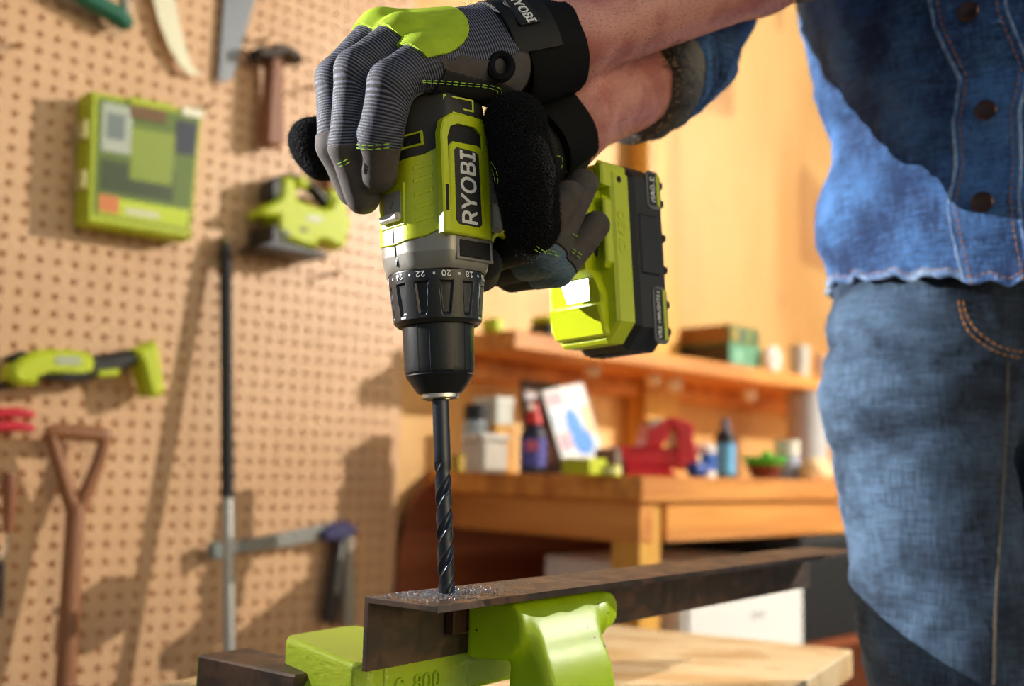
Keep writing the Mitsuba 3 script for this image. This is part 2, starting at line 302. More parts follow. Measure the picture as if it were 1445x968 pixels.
# ------------------------------------------------------------------ the setting
WM = M4(V(0, WD, CZ), WT, V(0, 0, 1), WN)                    # wall frame: x along the wall, y up from lens height, z out of the wall
def WP(s, o, h): return (WM @ V(s, h, o, 1))[:3]
def wl(px, py, o=0.0):
    """(s, h) of the wall point seen at a pixel, o metres in front of the pegboard face."""
    q = on(px, py, WP(0, o, 0), WN); return np.array([np.dot(q-WM[:3, 3], WT), q[2]-CZ])
lamps()
struct('floor', trimesh.creation.box(bounds=[[-2.5, -2.0, -0.1], [6.0, 6.5, 0.0]]), 'floor')
S0 = wl(561, 700)[0]                                        # right edge of the pegboard
struct('wall_back', xf(trimesh.creation.box(bounds=[[-1.75, -CZ, -0.12], [4.6, 1.75, -0.022]]), WM), 'plywood')
P = 0.0254
def pegboard():
    """A sheet with real holes: each square of the grid is an octagon hole with its rim."""
    i0, i1, j0, j1 = int((-1.7)/P), 0, -30, 60
    u0 = S0-0.62*P-24.0*P*0; a = np.linspace(0, 2*np.pi, 8, endpoint=False)+np.pi/8; r = 0.0052
    sq = np.array([[1, 1], [-1, 1], [-1, -1], [1, -1]])*P/2
    ring = np.c_[np.cos(a), np.sin(a)]*r
    v = np.vstack([np.c_[sq, [0]*4], np.c_[ring, [0]*8], np.c_[ring, [-0.005]*8]])
    f = []
    for k in range(8):
        f += [[4+k, 12+k, 12+(k+1) % 8], [4+k, 12+(k+1) % 8, 4+(k+1) % 8]]
    quad = [0, 0, 1, 1, 2, 2, 3, 3]
    for k in range(8):
        c, d = quad[k], quad[(k+1) % 8]; f.append([4+k, 4+(k+1) % 8, c])
        if c != d: f.append([c, 4+(k+1) % 8, d])
    f = np.array(f)
    tri = v[f]; nz = np.cross(tri[:, 1]-tri[:, 0], tri[:, 2]-tri[:, 0])[:, 2]; f[nz < 0] = f[nz < 0][:, ::-1]
    cells = [(i, j) for i in range(i0, i1) for j in range(j0, j1)]
    off = np.array([[HU+i*P, HV+j*P, 0] for i, j in cells if -1.72 < HU+i*P < S0-0.4*P])
    vv = (v[None]+off[:, None]).reshape(-1, 3); ff = (f[None]+(np.arange(len(off))*len(v))[:, None, None]).reshape(-1, 3)
    xm = off[:, 0].max()+P/2
    rim = cbox([xm, off[:, 1].min()-P/2, -0.005], [S0, off[:, 1].max()+P/2, 0.0], 0)
    return xf(cat([trimesh.Trimesh(vv, ff, process=False), rim]), WM)
HU, HV = -24.6121743*P+24*P, 12.1094074*P-12*P              # where the grid of holes lies on the wall
t = thing('pegboard', 'tan pegboard panel full of small round holes covering the left wall', 'pegboard')
part(t+'__sheet', pegboard(), 'pegboard', smooth=False)
part(t+'__backing', xf(trimesh.creation.box(bounds=[[-1.72, -0.78, -0.022], [S0-0.002, 1.5, -0.0052]]), WM), 'peg_back', smooth=False)
# ------------------------------------------------------------------ shelf, stud, bench
SO = 0.30
sh1, sh2 = wl(690, 455, 0.0), wl(1155, 525, 0.0)
def shelf_o(o): return wl(690, 470, o), wl(1155, 545, o)
SD = 0.20                                                   # shelf depth, its front edge seen at these pixels
(e1s, e1h), (e2s, e2h) = wl(690, 462, SD), wl(1150, 530, SD)
SHH = (e1h+e2h)/2
t = thing('wall_shelf', 'long wooden shelf board fixed along the plywood wall above the bench', 'shelf')
part(t+'__board', xf(cbox([wl(648, 470, .05)[0], SHH-0.034, -0.022], [2.2, SHH, SD], 0.003), WM), 'bench_wood')
part(t+'__ledger', xf(cbox([wl(648, 470, .05)[0], SHH-0.075, -0.022], [2.2, SHH-0.034, 0.02], 0.002), WM), 'bench_wood_out')
s_a, s_b = wl(908, 400, 0.03)[0], wl(955, 400, 0.03)[0]
part('wall_stud', xf(cbox([s_a, 0.0, -0.022], [s_b, 1.75, 0.04], 0.003), WM), 'post_wood'); tag('wall_stud', 'upright timber stud on the plywood wall above the red vice', 'stud')
# bench
BH, BD = -0.006, 0.50
bs = wl(905, 672, BD)[0]                                    # left end of the bench
t = thing('workbench', 'wooden workbench along the back wall with a square corner leg', 'workbench')
part(t+'__top', xf(cbox([bs, BH-0.04, -0.022], [2.2, BH, BD], 0.003), WM), 'bench_wood')
part(t+'__end_rail', xf(cbox([bs+0.012, BH-0.105, 0.0], [bs+0.05, BH-0.04, BD-0.012], 0.003), WM), 'bench_wood_out')
part(t+'__front_rail', xf(cbox([bs+0.08, BH-0.105, BD-0.055], [2.2, BH-0.04, BD-0.012], 0.003), WM), 'bench_wood')
LW = 0.058
for k, (s, o) in enumerate(((bs+0.015, BD-0.015-LW), (1.9, BD-0.015-LW))):
    part(t+'__leg'+num(k), xf(cbox([s, -CZ, o], [s+LW, BH-0.04, o+LW], 0.003), WM), 'post_wood')
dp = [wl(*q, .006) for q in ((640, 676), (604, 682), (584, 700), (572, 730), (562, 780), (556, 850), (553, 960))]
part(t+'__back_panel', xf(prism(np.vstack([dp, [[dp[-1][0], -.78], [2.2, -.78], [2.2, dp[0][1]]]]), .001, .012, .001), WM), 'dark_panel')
# white box under the bench
c0 = at(962, 803, 1.70); hb = c0[2]-CZ
sB = np.dot(c0-WM[:3, 3], WT); oB = np.dot(c0-WM[:3, 3], WN)
r1 = on(1131, 830, c0, WN); r2 = on(768, 790, c0, WT)
sR = np.dot(r1-WM[:3, 3], WT); oL = max(np.dot(r2-WM[:3, 3], WN), 0.03)
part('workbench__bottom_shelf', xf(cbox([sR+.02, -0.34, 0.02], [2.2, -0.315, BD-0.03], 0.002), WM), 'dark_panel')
# ------------------------------------------------------------------ work table
tc = onh(1203, 917, -0.19); ex = nrm(V(0.868, -0.497, 0)); ey = V(0.497, 0.868, 0); TM = M4(V(tc[0], tc[1], CZ-0.19), ex, ey, V(0, 0, 1))
t = thing('work_table', 'pale wooden work table under the green vice', 'table')
part(t+'__top', xf(cbox([-0.46, -0.62, -0.03], [0, 0, 0], 0.002), TM), 'table_wood')
part(t+'__apron', xf([cbox([-0.42, -0.04, -0.11], [-0.03, -0.02, -0.03], 0.002), cbox([-0.05, -0.58, -0.11], [-0.03, -0.04, -0.03], 0.002)][0], TM), 'bench_wood_out')
part(t+'__apron', xf(cbox([-0.05, -0.58, -0.11], [-0.03, -0.045, -0.03], 0.002), TM), 'bench_wood_out')
for x, y in ((-0.07, -0.07), (-0.44, -0.07), (-0.07, -0.60), (-0.44, -0.60)):
    part(t+'__leg', xf(cbox([x, y, -(CZ-0.19)], [x+0.045, y+0.045, -0.03], 0.002), TM), 'post_wood')
# ------------------------------------------------------------------ drill frame and steel angle
tip = at(634, 838, 0.632); HT = tip[2]-CZ                    # top face of the steel angle
top_ax = at(609, 180, 0.633); low_ax = at(621.5, 562, 0.633)
Z = nrm(top_ax-low_ax)
HANG = math.radians(45); Xd = V(math.cos(HANG), math.sin(HANG), 0); Xd = nrm(Xd-Z*np.dot(Xd, Z)); Yd = np.cross(Z, Xd)
DM = M4(low_ax, Xd, Yd, Z)@np.diag([0.001, 0.001, 0.001, 1])  # drill frame in millimetres: z to the rear, x towards the handle
P1, P2, P3 = onh(543, 838, HT), onh(616.5, 855, HT), onh(1176, 781, HT)
U = nrm(P3-P2); W = np.cross(U, V(0, 0, 1)); FW = np.dot(P2-P1, W)
O = P2-W*FW
IM = M4(O, U, W, V(0, 0, -1))                                # x along the angle, y towards the camera side, z down
iw = FW; il = np.dot(on(1192, 775, O, W)-O, U) if False else 0.66
t = thing('steel_angle', 'brown rusty steel angle iron clamped in the green vice under the drill bit', 'angle iron')
ang = np.array([[0, 0], [iw, 0], [iw, 0.004], [0.0045, 0.004], [0.004, 0.0045], [0.004, 0.042], [0, 0.042]])
bar_ = man(xf(prism(ang, 0, il, 0.0006), M4(O, W, V(0, 0, -1), U)))-man(lathe([(.001, -.06), (.0054, -.06), (.0054, .06), (.001, .06)], 32, M4(tip, U, W, -np.cross(U, W))@np.diag([1, 1, 1, 1])))
part(t, tm(bar_), 'steel_raw')
hole = tip-O
# swarf around the bit
g = []
for k in range(1500):
    u, w = rng.normal(0, 0.026), rng.normal(0, 0.012)
    q = tip+U*(u-0.006)+W*(w-0.004)
    if not (0.001 < np.dot(q-O, W) < iw-0.001 and 0.001 < np.dot(q-O, U)): continue
    s = rng.uniform(0.0002, 0.0006); m = trimesh.creation.box(extents=[s*rng.uniform(1, 2.6), s, s*0.6]); m.apply_transform(trimesh.transformations.random_rotation_matrix(rng.random(3))); m.apply_translation([q[0], q[1], CZ+HT+s*0.45]); g.append(m)
part('metal_swarf', cat(g), 'swarf', smooth=False); tag('metal_swarf', 'fine grey metal shavings around the drill bit on the angle iron', 'metal shavings', kind='stuff')
# ------------------------------------------------------------------ the drill, in millimetres in its own frame
D = DM
def rad(th):
    """Outline of the body at the angle th from the top (-x) towards the lettered side (-y)."""
    r = 0
    for c, d in ((0, 32.3), (38.5, 33.2), (90, 33.0), (141.5, 33.4), (180, 33.0), (218.5, 33.4), (270, 33.0), (321.5, 33.2)):
        k = np.maximum(np.cos(th-math.radians(c)), 1e-3)/d; r = r+k**26
    return r**(-1/26)
TH = np.linspace(0, 2*np.pi, 144, endpoint=False)
def ring(th, z, s=1.0, off=0.0):
    r = rad(th)*s+off; return np.c_[-r*np.cos(th), -r*np.sin(th), np.broadcast_to(z, th.shape)]
def tmirror(th): return np.where(th > np.pi, 2*np.pi-th, th)
deg = np.degrees(tmirror(TH))
def Of(th): return V(-math.cos(th), -math.sin(th), 0)
def Tf(th): return V(math.sin(th), -math.cos(th), 0)
g1 = np.interp(deg, [0, 20, 40, 62, 100, 180], [91.4, 92.5, 94.5, 100, 97, 94])          # grey gear case meets the green shell
g2 = np.interp(deg, [0, 22, 40, 56, 70, 110, 124, 180], [142, 143, 144.5, 149, 171, 171, 152, 144])   # green shell meets the dark rear
t = thing('power_drill', 'lime green and black cordless drill driver held nose down by both gloves', 'drill')
DK = t
rr = [ring(TH, 75.5, .60), ring(TH, 75.5, .90), ring(TH, 77, .935), ring(TH, 81, .955), ring(TH, 85, .985)]
for k in np.linspace(0, 1, 5): rr.append(ring(TH, 86.5+(g1-0.3-86.5)*k, .985+.015*k))
rr.append(ring(TH, g1-0.3, .96))
part(t+'__gear_case', loft(np.array(rr), D), 'grey_housing', smooth=28)
rr = [ring(TH, g1, .96), ring(TH, g1, 1.0, .5), ring(TH, g1+0.5, 1.0, 1.0)]
for k in np.linspace(0.05, 0.97, 10): rr.append(ring(TH, g1+(g2-0.3-g1)*k, 1.0, 1.0))
rr += [ring(TH, g2-0.8, 1, .9), ring(TH, g2-0.3, 1, .4), ring(TH, g2-0.3, .95)]
part(t+'__shell', loft(np.array(rr), D), 'green', smooth=24)
rr = [ring(TH, g2, .95), ring(TH, g2, .995), ring(TH, g2+(178-g2)*.5, .99), ring(TH, np.maximum(178, g2), .965), ring(TH, 184, .93), ring(TH, 189, .86), ring(TH, 193, .72), ring(TH, 195, .5)]
part(t+'__rear_housing', loft(np.array(rr), D), 'dark_housing', smooth=30)
# slanted ribs moulded in the bevel of the shell
SF = lambda th, z, d: xf(M4(Of(th)*d+V(0, 0, z), Tf(th), V(0, 0, 1), Of(th)))
def place(m, th, z, d, rot=0.0):
    R = M4(Of(th)*d+V(0, 0, z), Tf(th), V(0, 0, 1), Of(th)) @ trimesh.transformations.rotation_matrix(rot, [0, 0, 1]); return xf(m, D@R)
for k, z in enumerate((104, 112, 120, 128, 136)):
    part(t+'__rib', place(prism([[-6, -2.0], [6, 1.2], [6, 4.2], [-6, 1.0]], -1, 0.9, 0.4), math.radians(38.5), z, 33.7), 'green')
# split line with arrow mark
part(t+'__seam', xf(tube([V(-31.5*.94, 0, 77), V(-31.9, 0, 85), V(-32.6, 0, 91.8), V(-33.3, 0, 93), V(-33.3, 0, 141)], 0.35, 6), D), 'black_plastic')
part(t+'__pointer_mark', place(prism([[-1.8, 3.4], [0, -3.4], [1.8, 3.4]], -0.8, 0.5, 0.1), 0.0, 82, 31.3), 'black_plastic')
# speed switch
part(t+'__speed_switch_frame', place(cat([prism([[-11, -13], [11, -13], [11, 13], [-11, 13]], -1, 0.7, 0.5)]), 0.0, 115, 33.2), 'green')
k = part(t+'__speed_switch', place(cbox([-8.6, -8, -1], [8.6, 10, 1.0], .4), 0.0, 114, 33.2), 'grey_button')
part(k+'__grip', place(cbox([-9, -2.6, 0], [9, 2.6, 4.6], 1.4), 0.0, 107.5, 33.4), flat('pale_grip', 196, 190, 176))
part(k+'__print', place(text('2', 5, .4), 0.0, 116.5, 34.2), flat('print_dim', 112, 108, 102))
# windows of the gear case
part(t+'__window', place(cbox([-10, -5.5, -1], [16, 5.5, 0.8], .8), math.radians(90), 87.5, 32.3), 'black_rubber')
part(t+'__window_frame', place(cat([cbox([-12, 5.3, -1], [18, 7.2, 1.0], .5), cbox([-12, -7.2, -1], [18, -5.3, 1.0], .5), cbox([-12, -7, -1], [-9.8, 7, 1.0], .5), cbox([15.8, -7, -1], [18, 7, 1.0], .5)]), math.radians(90), 87.5, 32.2), 'grey_housing')
part(t+'__window', place(cbox([-5, -2.5, -1], [5, 2.5, 0.5], .4), math.radians(-28), 86.5, 32.2), 'black_rubber')
# vents of the rear housing
def vent(th, z, w, h, d, rot=0.0):
    o, i = [[-w, -h], [w, -h], [w, h], [-w, h]], [[-w+1.4, -h+1.2], [w-1.4, -h+1.2], [w-1.4, h-1.2], [-w+1.4, h-1.2]]
    k = part(DK+'__vent', place(tm(man(prism(o, -3, 0.7, .2))-man(prism(i, -4, 2))), th, z, d, rot), 'green')
    part(k+'__slot', place(cbox([-w+1, -h+1, -3.4], [w-1, h-1, 0.3], 0), th, z, d, rot), 'black_rubber')
vent(math.radians(26), 153.5, 8, 4.4, 33.2, .1); vent(math.radians(80), 177.5, 11, 4, 31.9, 0.0); vent(math.radians(334), 153, 8, 4.4, 33)
# lettered side panel: green frame, recess, raised pad, dark plate, letters
ROT = math.pi/2
SM = D@M4(V(-5, -33.0, -4.5), V(0, 0, 1), V(-1, 0, 0), V(0, -1, 0))     # x = to the rear, y = to the top of the drill
o = [[99, -19], [99, 19], [160, 19.5], [168, 17], [173, 10], [174.5, -8], [172, -17], [166, -20]]
i = [[104, -14.2], [104, 14.2], [157, 14.6], [164, 12], [167, 6], [167.5, -8], [164, -14.2]]
part(t+'__side_frame', xf(tm(man(prism(o, -3, 3.2, .9))-man(prism(i, -6, 8))), SM), 'green', smooth=24)
part(t+'__side_recess', xf(prism(i, -1.2, 1.5, 0), SM), 'black_rubber')
pad = [[103, -14.6], [103, 14.2], [152, 13.2], [155.5, 10], [156.5, -11], [154, -14.6]]
k = part(t+'__name_pad', xf(prism(pad, -1, 3.0, .8), SM), 'green')
pl = [[105, -9], [107, -11.4], [150, -10.6], [152, -8.5], [152, 7.4], [150, 9.4], [107, 9.6], [105, 7.4]]
k = part(t+'__name_plate', xf(prism(pl, 1.6, 3.4, .3), SM), flat('plate', 44, 44, 44))
k2 = part(k+'__lettering', xf(text('RYOBI', 10.6, .35, True), SM@M4(V(128.5, -0.8, 3.4), V(1, 0, 0), V(0, 1.12, 0), V(0, 0, 1))), 'white_print')
part(t+'__side_slot', xf(cbox([112, 15.0, -1], [128, 17.5, 3.35], .2), SM), 'black_rubber')
# torque collar with gripping lugs, numbers, chuck
zz = np.r_[44.0, 44.0, 45, 46.5, np.linspace(48, 69.5, 22), 70.2, 75.0, 76.0, 76.2, 76.2]
r0 = np.interp(zz, [44, 44.01, 46.5, 69, 75, 76.2], [24.6, 25.2, 27.2, 29.4, 29.9, 29.5]); r0[0] = 18; r0[-1] = 18
th = np.linspace(0, 2*np.pi, 360, endpoint=False); rings = []
for z, r in zip(zz, r0):
    ph = (np.degrees(th)+15) % 30-15; w = np.interp(z, [48, 69], [5.0, 8.6])       # recess between the lugs, wider to the rear
    rec = np.clip((w-np.abs(ph))/1.0, 0, 1)*np.clip((z-48.5)/0.8, 0, 1)*np.clip((68.4-z)/1.0, 0, 1)
    q = r-1.5*rec; rings.append(np.c_[-q*np.cos(th), -q*np.sin(th), np.full(th.shape, z)])
k = part(t+'__torque_collar', loft(np.array(rings), D), 'collar', smooth=30)
for n_, a in (('24', 0), ('22', 30), ('20', 60), ('18', 90), ('16', 120), ('14', 150), ('12', 180), ('10', 210), ('8', 240), ('6', 270), ('4', 300), ('2', 330)):
    q = math.radians(a+0.0); R = M4(Of(q)*29.75+V(0, 0, 72.4), -Tf(q), V(0, 0, -1), Of(q))
    part(k+'__number', xf(text(n_, 3.5, .25, True), D@R), 'white_print')
    q = math.radians(a+16); part(k+'__dot', xf(cbox([-.7, -.7, 0], [.7, .7, .25], 0), D@M4(Of(q)*29.75+V(0, 0, 72.4), -Tf(q), V(0, 0, -1), Of(q))), 'white_print')
zz = [44.5, 44.5, 43, 19, 15.6, 14.4, 13.6, 12.4, 3.6, 2.6, 2.6]; r0 = [10, 22.2, 22.3, 21.8, 21.5, 20.6, 21.0, 20.2, 14.2, 13.0, 8]
rings = []
for z, r in zip(zz, r0):
    ph = (np.degrees(th)+6) % 60-30; q = r-0.45*np.clip((11-np.abs(ph))/.7, 0, 1)*(1 if 15 < z < 43.5 else 0)
    rings.append(np.c_[-q*np.cos(th), -q*np.sin(th), np.full(th.shape, z)])
part(t+'__chuck', loft(np.array(rings)[::-1], D), 'chuck', smooth=28)
part(t+'__chuck_nose', lathe([(6, 3.4), (11.6, 3.4), (11.6, 0.2), (10.8, -0.6), (9.4, -0.8), (6, -0.8)][::-1], 64, D), 'bright_metal')
for a in (0, 120, 240):
    q = math.radians(a+20); part(t+'__chuck_jaw', xf(cbox([4.4, -1.7, -1.6], [8.4, 1.7, 3], .5), D@M4(V(0, 0, 0), V(math.cos(q), math.sin(q), 0), V(-math.sin(q), math.cos(q), 0), V(0, 0, 1))), 'bright_metal')
# twist bit
LB = np.dot(low_ax-tip, Z)*1000+3; n = 48; a = np.linspace(0, 2*np.pi, n, endpoint=False); rings = []
for z in np.r_[2.0, np.linspace(0, -38, 8), np.linspace(-39, -(LB-3.5), 90), -(LB-1.5), -LB]:
    fl = np.clip((-38-z)/6, 0, 1); tw = (z+38)*2*np.pi/42+0.4; R = 5.15*np.interp(z, [-LB, -LB+1.5, -LB+3.5], [.15, .6, 1.0])
    ph = np.abs((a-tw+np.pi/2) % np.pi-np.pi/2); dip = 1-fl*0.42*np.exp(-(ph/0.50)**4)
    land = 1-fl*.05*np.clip((ph-0.75)/.1, 0, 1)
    q = R*dip*land; rings.append(np.c_[-q*np.cos(a), -q*np.sin(a), np.full(n, z)])
part(t+'__twist_bit', loft(np.array(rings)[::-1], D), 'bit_metal', smooth=32)
# handle, trigger, guard, direction switch
def stad(z0, z1, w, x, n=28):
    aa = np.linspace(0, 2*np.pi, n, endpoint=False); c = np.cos(aa); s = np.sin(aa)
    return np.c_[np.full(n, x), np.sign(s)*np.abs(s)**.8*w, (z0+z1)/2+np.sign(c)*np.abs(c)**.8*(z1-z0)/2]
part(t+'__handle', loft(np.array([stad(*q) for q in ((84, 170, 25, 12), (86, 166, 23, 30), (100, 158, 17, 42), (108, 152, 15.5, 60), (104, 148, 16, 90), (98, 146, 17, 115), (88, 150, 22, 134))]), D), 'dark_housing', smooth=40)
part(t+'__handle_stripe', xf(cat([tube(spline([V(30, -21.5, 150), V(38, -20, 140), V(46, -18, 128), V(56, -16.5, 120)]), [2.5, 3.5, 3, 3, 3, 3, 3, 3, 3, 3, 3, 3, 3, 3, 3, 3, 2.5, 2, 1.6][:19], 10)]), D), 'green')
gp = spline([V(26, -17, 80), V(28, -17.5, 92), V(31, -18, 101), V(37, -18, 105.5), V(45, -17, 104), V(53, -15, 99)])
part(t+'__trigger_guard', xf(cat([tube(gp, 2.6, 10)]), D), 'green')
part(t+'__guard_web', xf(cbox([14, -16, 78], [28, 16, 100], 3), D), flat('teal_dark', 40, 52, 54))
part(t+'__trigger', xf(cat([tube(spline([V(34, 0, 92), V(40, 0, 96), V(47, 0, 97), V(54, 0, 93)]), [7, 8, 8, 7.5, 7.5, 7.5, 7.5, 7.5, 7.5, 7.5, 7.5, 7.5, 7, 7, 7, 7, 7, 7, 6], 12)]), D), 'black_plastic')
part(t+'__direction_switch', xf(cbox([22, -27.5, 103], [35, -22, 122], 2.4), D), flat('grey_knob', 140, 138, 132))
# foot with lamp
FO = lambda w0, w1, z0, z1, c: [[-w0+c, z0], [w0-c, z0], [w1, z0+c*1.4], [w1, z1-c], [w1-c*1.2, z1], [-w1+c*1.2, z1], [-w1, z1-c], [-w1, z0+c*1.4]]
FM = D@M4(V(0, 0, 0), V(0, -1, 0), V(0, 0, 1), V(-1, 0, 0))    # x = to the lettered side, y = to the rear, z = up the handle
part(t+'__foot', xf(prism(FO(31, 33, 40, 170, 10), -158, -138, 2.2), FM), 'green_gloss', smooth=24)
prof = np.array([[-140, 44], [-132.5, 46], [-127.5, 66], [-131.5, 69], [-128, 86], [-122, 91], [-121, 120], [-124, 150], [-133, 164], [-140, 166]])   # (z up the handle, y): lamp brow, collar
PM = FM@M4(V(0, 0, 0), V(0, 0, 1), V(0, 1, 0), V(-1, 0, 0))
fu = man(prism(prof, -24, 24, 1.6, None)).transform((np.array([[0, 0, -1, 0], [0, 1, 0, 0], [1, 0, 0, 0]], float)))
cut = man(prism([[-27, 40], [27, 40], [25, 70], [18, 92], [21, 120], [22, 150], [16, 166], [-16, 166], [-22, 150], [-21, 120], [-18, 92], [-25, 70]], -160, -100, 0))
m_ = tm(fu ^ cut)
part(t+'__foot_collar', xf(m_, FM), 'green_gloss', smooth=24)
le = trimesh.Trimesh(np.array([[-10.5, 85.5, -127.6], [15.5, 85.5, -127.6], [13.0, 70.5, -130.8], [-7.5, 70.5, -130.8]]), [[0, 2, 1], [0, 3, 2]], process=False)
k_ = part(t+'__work_light', xf(le, FM), 'led', smooth=False, emitter={'type': 'area', 'radiance': {'type': 'rgb', 'value': [7, 7.8, 6.8]}})
q = scene[k_]
vv_, ff_ = tm(le).vertices, tm(le).faces
for sx in (-1, 1):
    k = part(t+'__foot_rail', xf(prism([[27.5, 92], [31, 96], [31, 140], [27.5, 144]] if sx > 0 else [[-27.5, 144], [-31, 140], [-31, 96], [-27.5, 92]], -157, -131, 1.2), FM), 'green_gloss')
part(t+'__foot_clip', xf(prism([[24, 150], [31.5, 150], [31.5, 166], [27, 169], [24, 166]], -157, -129, 1.6), FM), 'green_gloss')
part(t+'__foot_hole', xf(tube([V(33.4, 156, -146), V(31.0, 156, -146)], 2.4, 14), FM), 'black_rubber')
SIDE = D@M4(V(0, -33, 0), V(0, 0, -1), V(-1, 0, 0), V(0, -1, 0))   # x = to the nose, y = up the handle
part(t+'__foot_print', xf(text('DEMO', 7.5, .5), SIDE@M4(V(-118, -146, 0.0), V(1, 0, 0), V(0, 1, 0), V(0, 0, 1))), 'green')
k = t+'__battery'
part(k, xf(prism(FO(31, 34.5, 36, 172, 11), -196, -158.2, 4), FM), flat('battery', 28, 30, 32), smooth=24)
for z0, z1 in ((40, 82), (139, 168)):
    part(k+'__side_plate', xf(prism([[-z0-3, -192], [-z1+3, -192], [-z1, -188], [-z1, -179], [-z1+3, -175], [-z0-3, -175], [-z0, -179], [-z0, -188]], 1, 2.6, .5), SIDE), flat('plate_grey', 98, 99, 100))
part(k+'__label', xf(cbox([-80, -186, 2.2], [-43, -177, 2.9], .2), SIDE), 'black_plastic')
part(k+'__label_print', xf(text('LITHIUM+ 18V', 3.6, .2, True), SIDE@M4(V(-61, -180.4, 2.9), V(.95, 0, 0), V(0, 1, 0), V(0, 0, 1))), 'white_print')
part(k+'__label_band', xf(cbox([-80, -190, 2.3], [-43, -186.4, 3.0], .2), SIDE), 'green')
part(k+'__label', xf(cbox([-166, -186, 2.2], [-142, -177, 2.9], .2), SIDE), 'black_plastic')
part(k+'__label_print', xf(text('2.0Ah', 5, .2, True), SIDE@M4(V(-154, -181.3, 2.9), V(1, 0, 0), V(0, 1, 0), V(0, 0, 1))), 'white_print')
part(k+'__label_band', xf(cbox([-166, -190, 2.3], [-142, -186.4, 3.0], .2), SIDE), 'green')
part(k+'__latch', xf(cbox([-134, -186, 0], [-90, -164, 3], 1.2), SIDE), 'black_plastic')
for z in (50, 70, 96, 120, 146, 160): part(k+'__lug', xf(cbox([-z-3, -199, -6], [-z+3, -193, 0.5], 1.5), SIDE), 'black_rubber')
for x in np.linspace(-18, 14, 8): part(k+'__rib', xf(cbox([x, 34.6, -182], [x+2.4, 37, -164], .5), FM), 'black_plastic')
# ------------------------------------------------------------------ green vice (frame: x along the angle, y towards the camera side, z up, from the angle's far top corner)
VM = M4(O, U, W, V(0, 0, 1)); YM = VM@M4(V(0, 0, 0), V(0, 1, 0), V(0, 0, 1), V(1, 0, 0))   # profiles: (w, z), extruded along u
t = thing('bench_vice', 'big lime green cast iron bench vice clamping the steel angle', 'vice')
J = lambda u, w, z: (VM @ V(u, w, z, 1))[:3]
def poly_sd(w, z, pts, k=.002):
    """Signed distance to a convex or nearly convex outline given counter-clockwise."""
    d = 0; p = np.asarray(pts, float)
    for a, b in zip(p, np.roll(p, -1, 0)):
        e = nrm(b-a); d = d+np.exp(np.clip(((w-a[0])*e[1]-(z-a[1])*e[0])/k, -40, 40))
    return k*np.log(d)
def rmax(a, b, r): return np.minimum(np.maximum(a, b), -r)+np.sqrt(np.maximum(a+r, 0)**2+np.maximum(b+r, 0)**2)
def smin(a, b, k): h = np.clip(.5+.5*(b-a)/k, 0, 1); return b*(1-h)+a*h-k*h*(1-h)
def jaw_cut(Df, X, Y, Zz):
    q = np.stack([X, Y, Zz], -1)-O; w = q@W; u = q@U; z = Zz-(CZ+HT)
    head = rmax(poly_sd(w, z, [[.0125, -.043], [.044, -.041], [.054, -.034], [.0585, -.024], [.056, -.013], [.049, -.0052], [.0125, -.0048]], .0014), np.abs(u-.127)-.049, .0016)
    col = rmax(poly_sd(w, z, [[.040, -.2], [.082, -.2], [.084, -.09], [.080, -.05], [.066, -.024], [.050, -.016], [.040, -.03]], .006), np.abs(u-.1195)-.0365, .006)
    top = rmax(poly_sd(w, z, [[.030, -.03], [.066, -.03], [.058, -.012], [.040, -.0052], [.030, -.0052]], .005), np.abs(u-.1235)-.040, .008)
    ear = np.sqrt((z+.019)**2+(u-.181)**2)-.0125; ear = rmax(ear, np.abs(w-.034)-.019, .003)
    d = smin(smin(head, smin(col, top, .008), .005), ear, .004)
    return np.maximum(d, np.maximum(z+.0048, -.112-z))
jaw = blend([(J(.07, .01, .0), .03, J(.19, .09, -.17), .03)], .0018, .008, extra=jaw_cut)
part(t+'__front_jaw', jaw, 'jaw_green', smooth=50)
part(t+'__jaw_plate', xf(cbox([0.066, 0.0046, -0.028], [0.196, 0.0122, -0.0046], .0008), VM), flat('plate_brown', 70, 44, 32, metallic=.4))
part(t+'__jaw_plate', xf(cbox([0.066, -0.009, -0.030], [0.196, -0.0004, -0.005], .0008), VM), flat('plate_brown', 70, 44, 32, metallic=.4))
HBk = -0.115-HT
uw = lambda px, py, h: [np.dot(onh(px, py, h)-O, U), np.dot(onh(px, py, h)-O, W)]
qa, qb, qc = uw(393, 897, -.115), uw(400, 893, -.115), uw(483, 883, -.115)
blk = prism([[qa[0], qa[1]+.008], [qa[0]+.008, qa[1]], [qc[0], qc[1]], [qc[0]+.012, qc[1]+.004], [0.10, -0.05], [0.10, -0.006], [0.014, -0.006], [0.006, -0.014]], HBk-0.026, HBk, 0.0025)
b2 = prism([[0.024, -0.078], [0.08, -0.078], [0.10, -0.05], [0.10, -0.0075], [0.03, -0.0075], [0.024, -0.014]], HBk-0.074, HBk-0.022, 0.002)
b3 = prism([[0.03, -0.03], [0.098, -0.03], [0.102, -0.010], [0.102, -0.0045], [0.024, -0.0045]], HBk-0.074, HBk-0.001, 0.002)
b4 = prism([[0.075, -0.036], [0.20, -0.036], [0.20, -0.0095], [0.075, -0.0095]], HBk-0.03, -0.016, 0.003)
mm = tm(m3.Manifold.batch_boolean([man(xf(b, VM)) for b in (blk, b2, b3)], m3.OpType.Add).refine_to_length(0.003)); mm.merge_vertices(); trimesh.smoothing.filter_taubin(mm, iterations=4)
part(t+'__rear_body', mm, 'cast_green', smooth=50)
part(t+'__rear_jaw', xf(b4, VM), 'cast_green')
part(t+'__cast_mark', xf(text('C  800', 0.0095, .0024), VM@M4(V(0.052, -0.0048, HBk-0.016), V(1, 0, 0), V(0, 0, 1), V(0, 1, 0))@np.diag([1, 1, 1, 1])), 'cast_green')
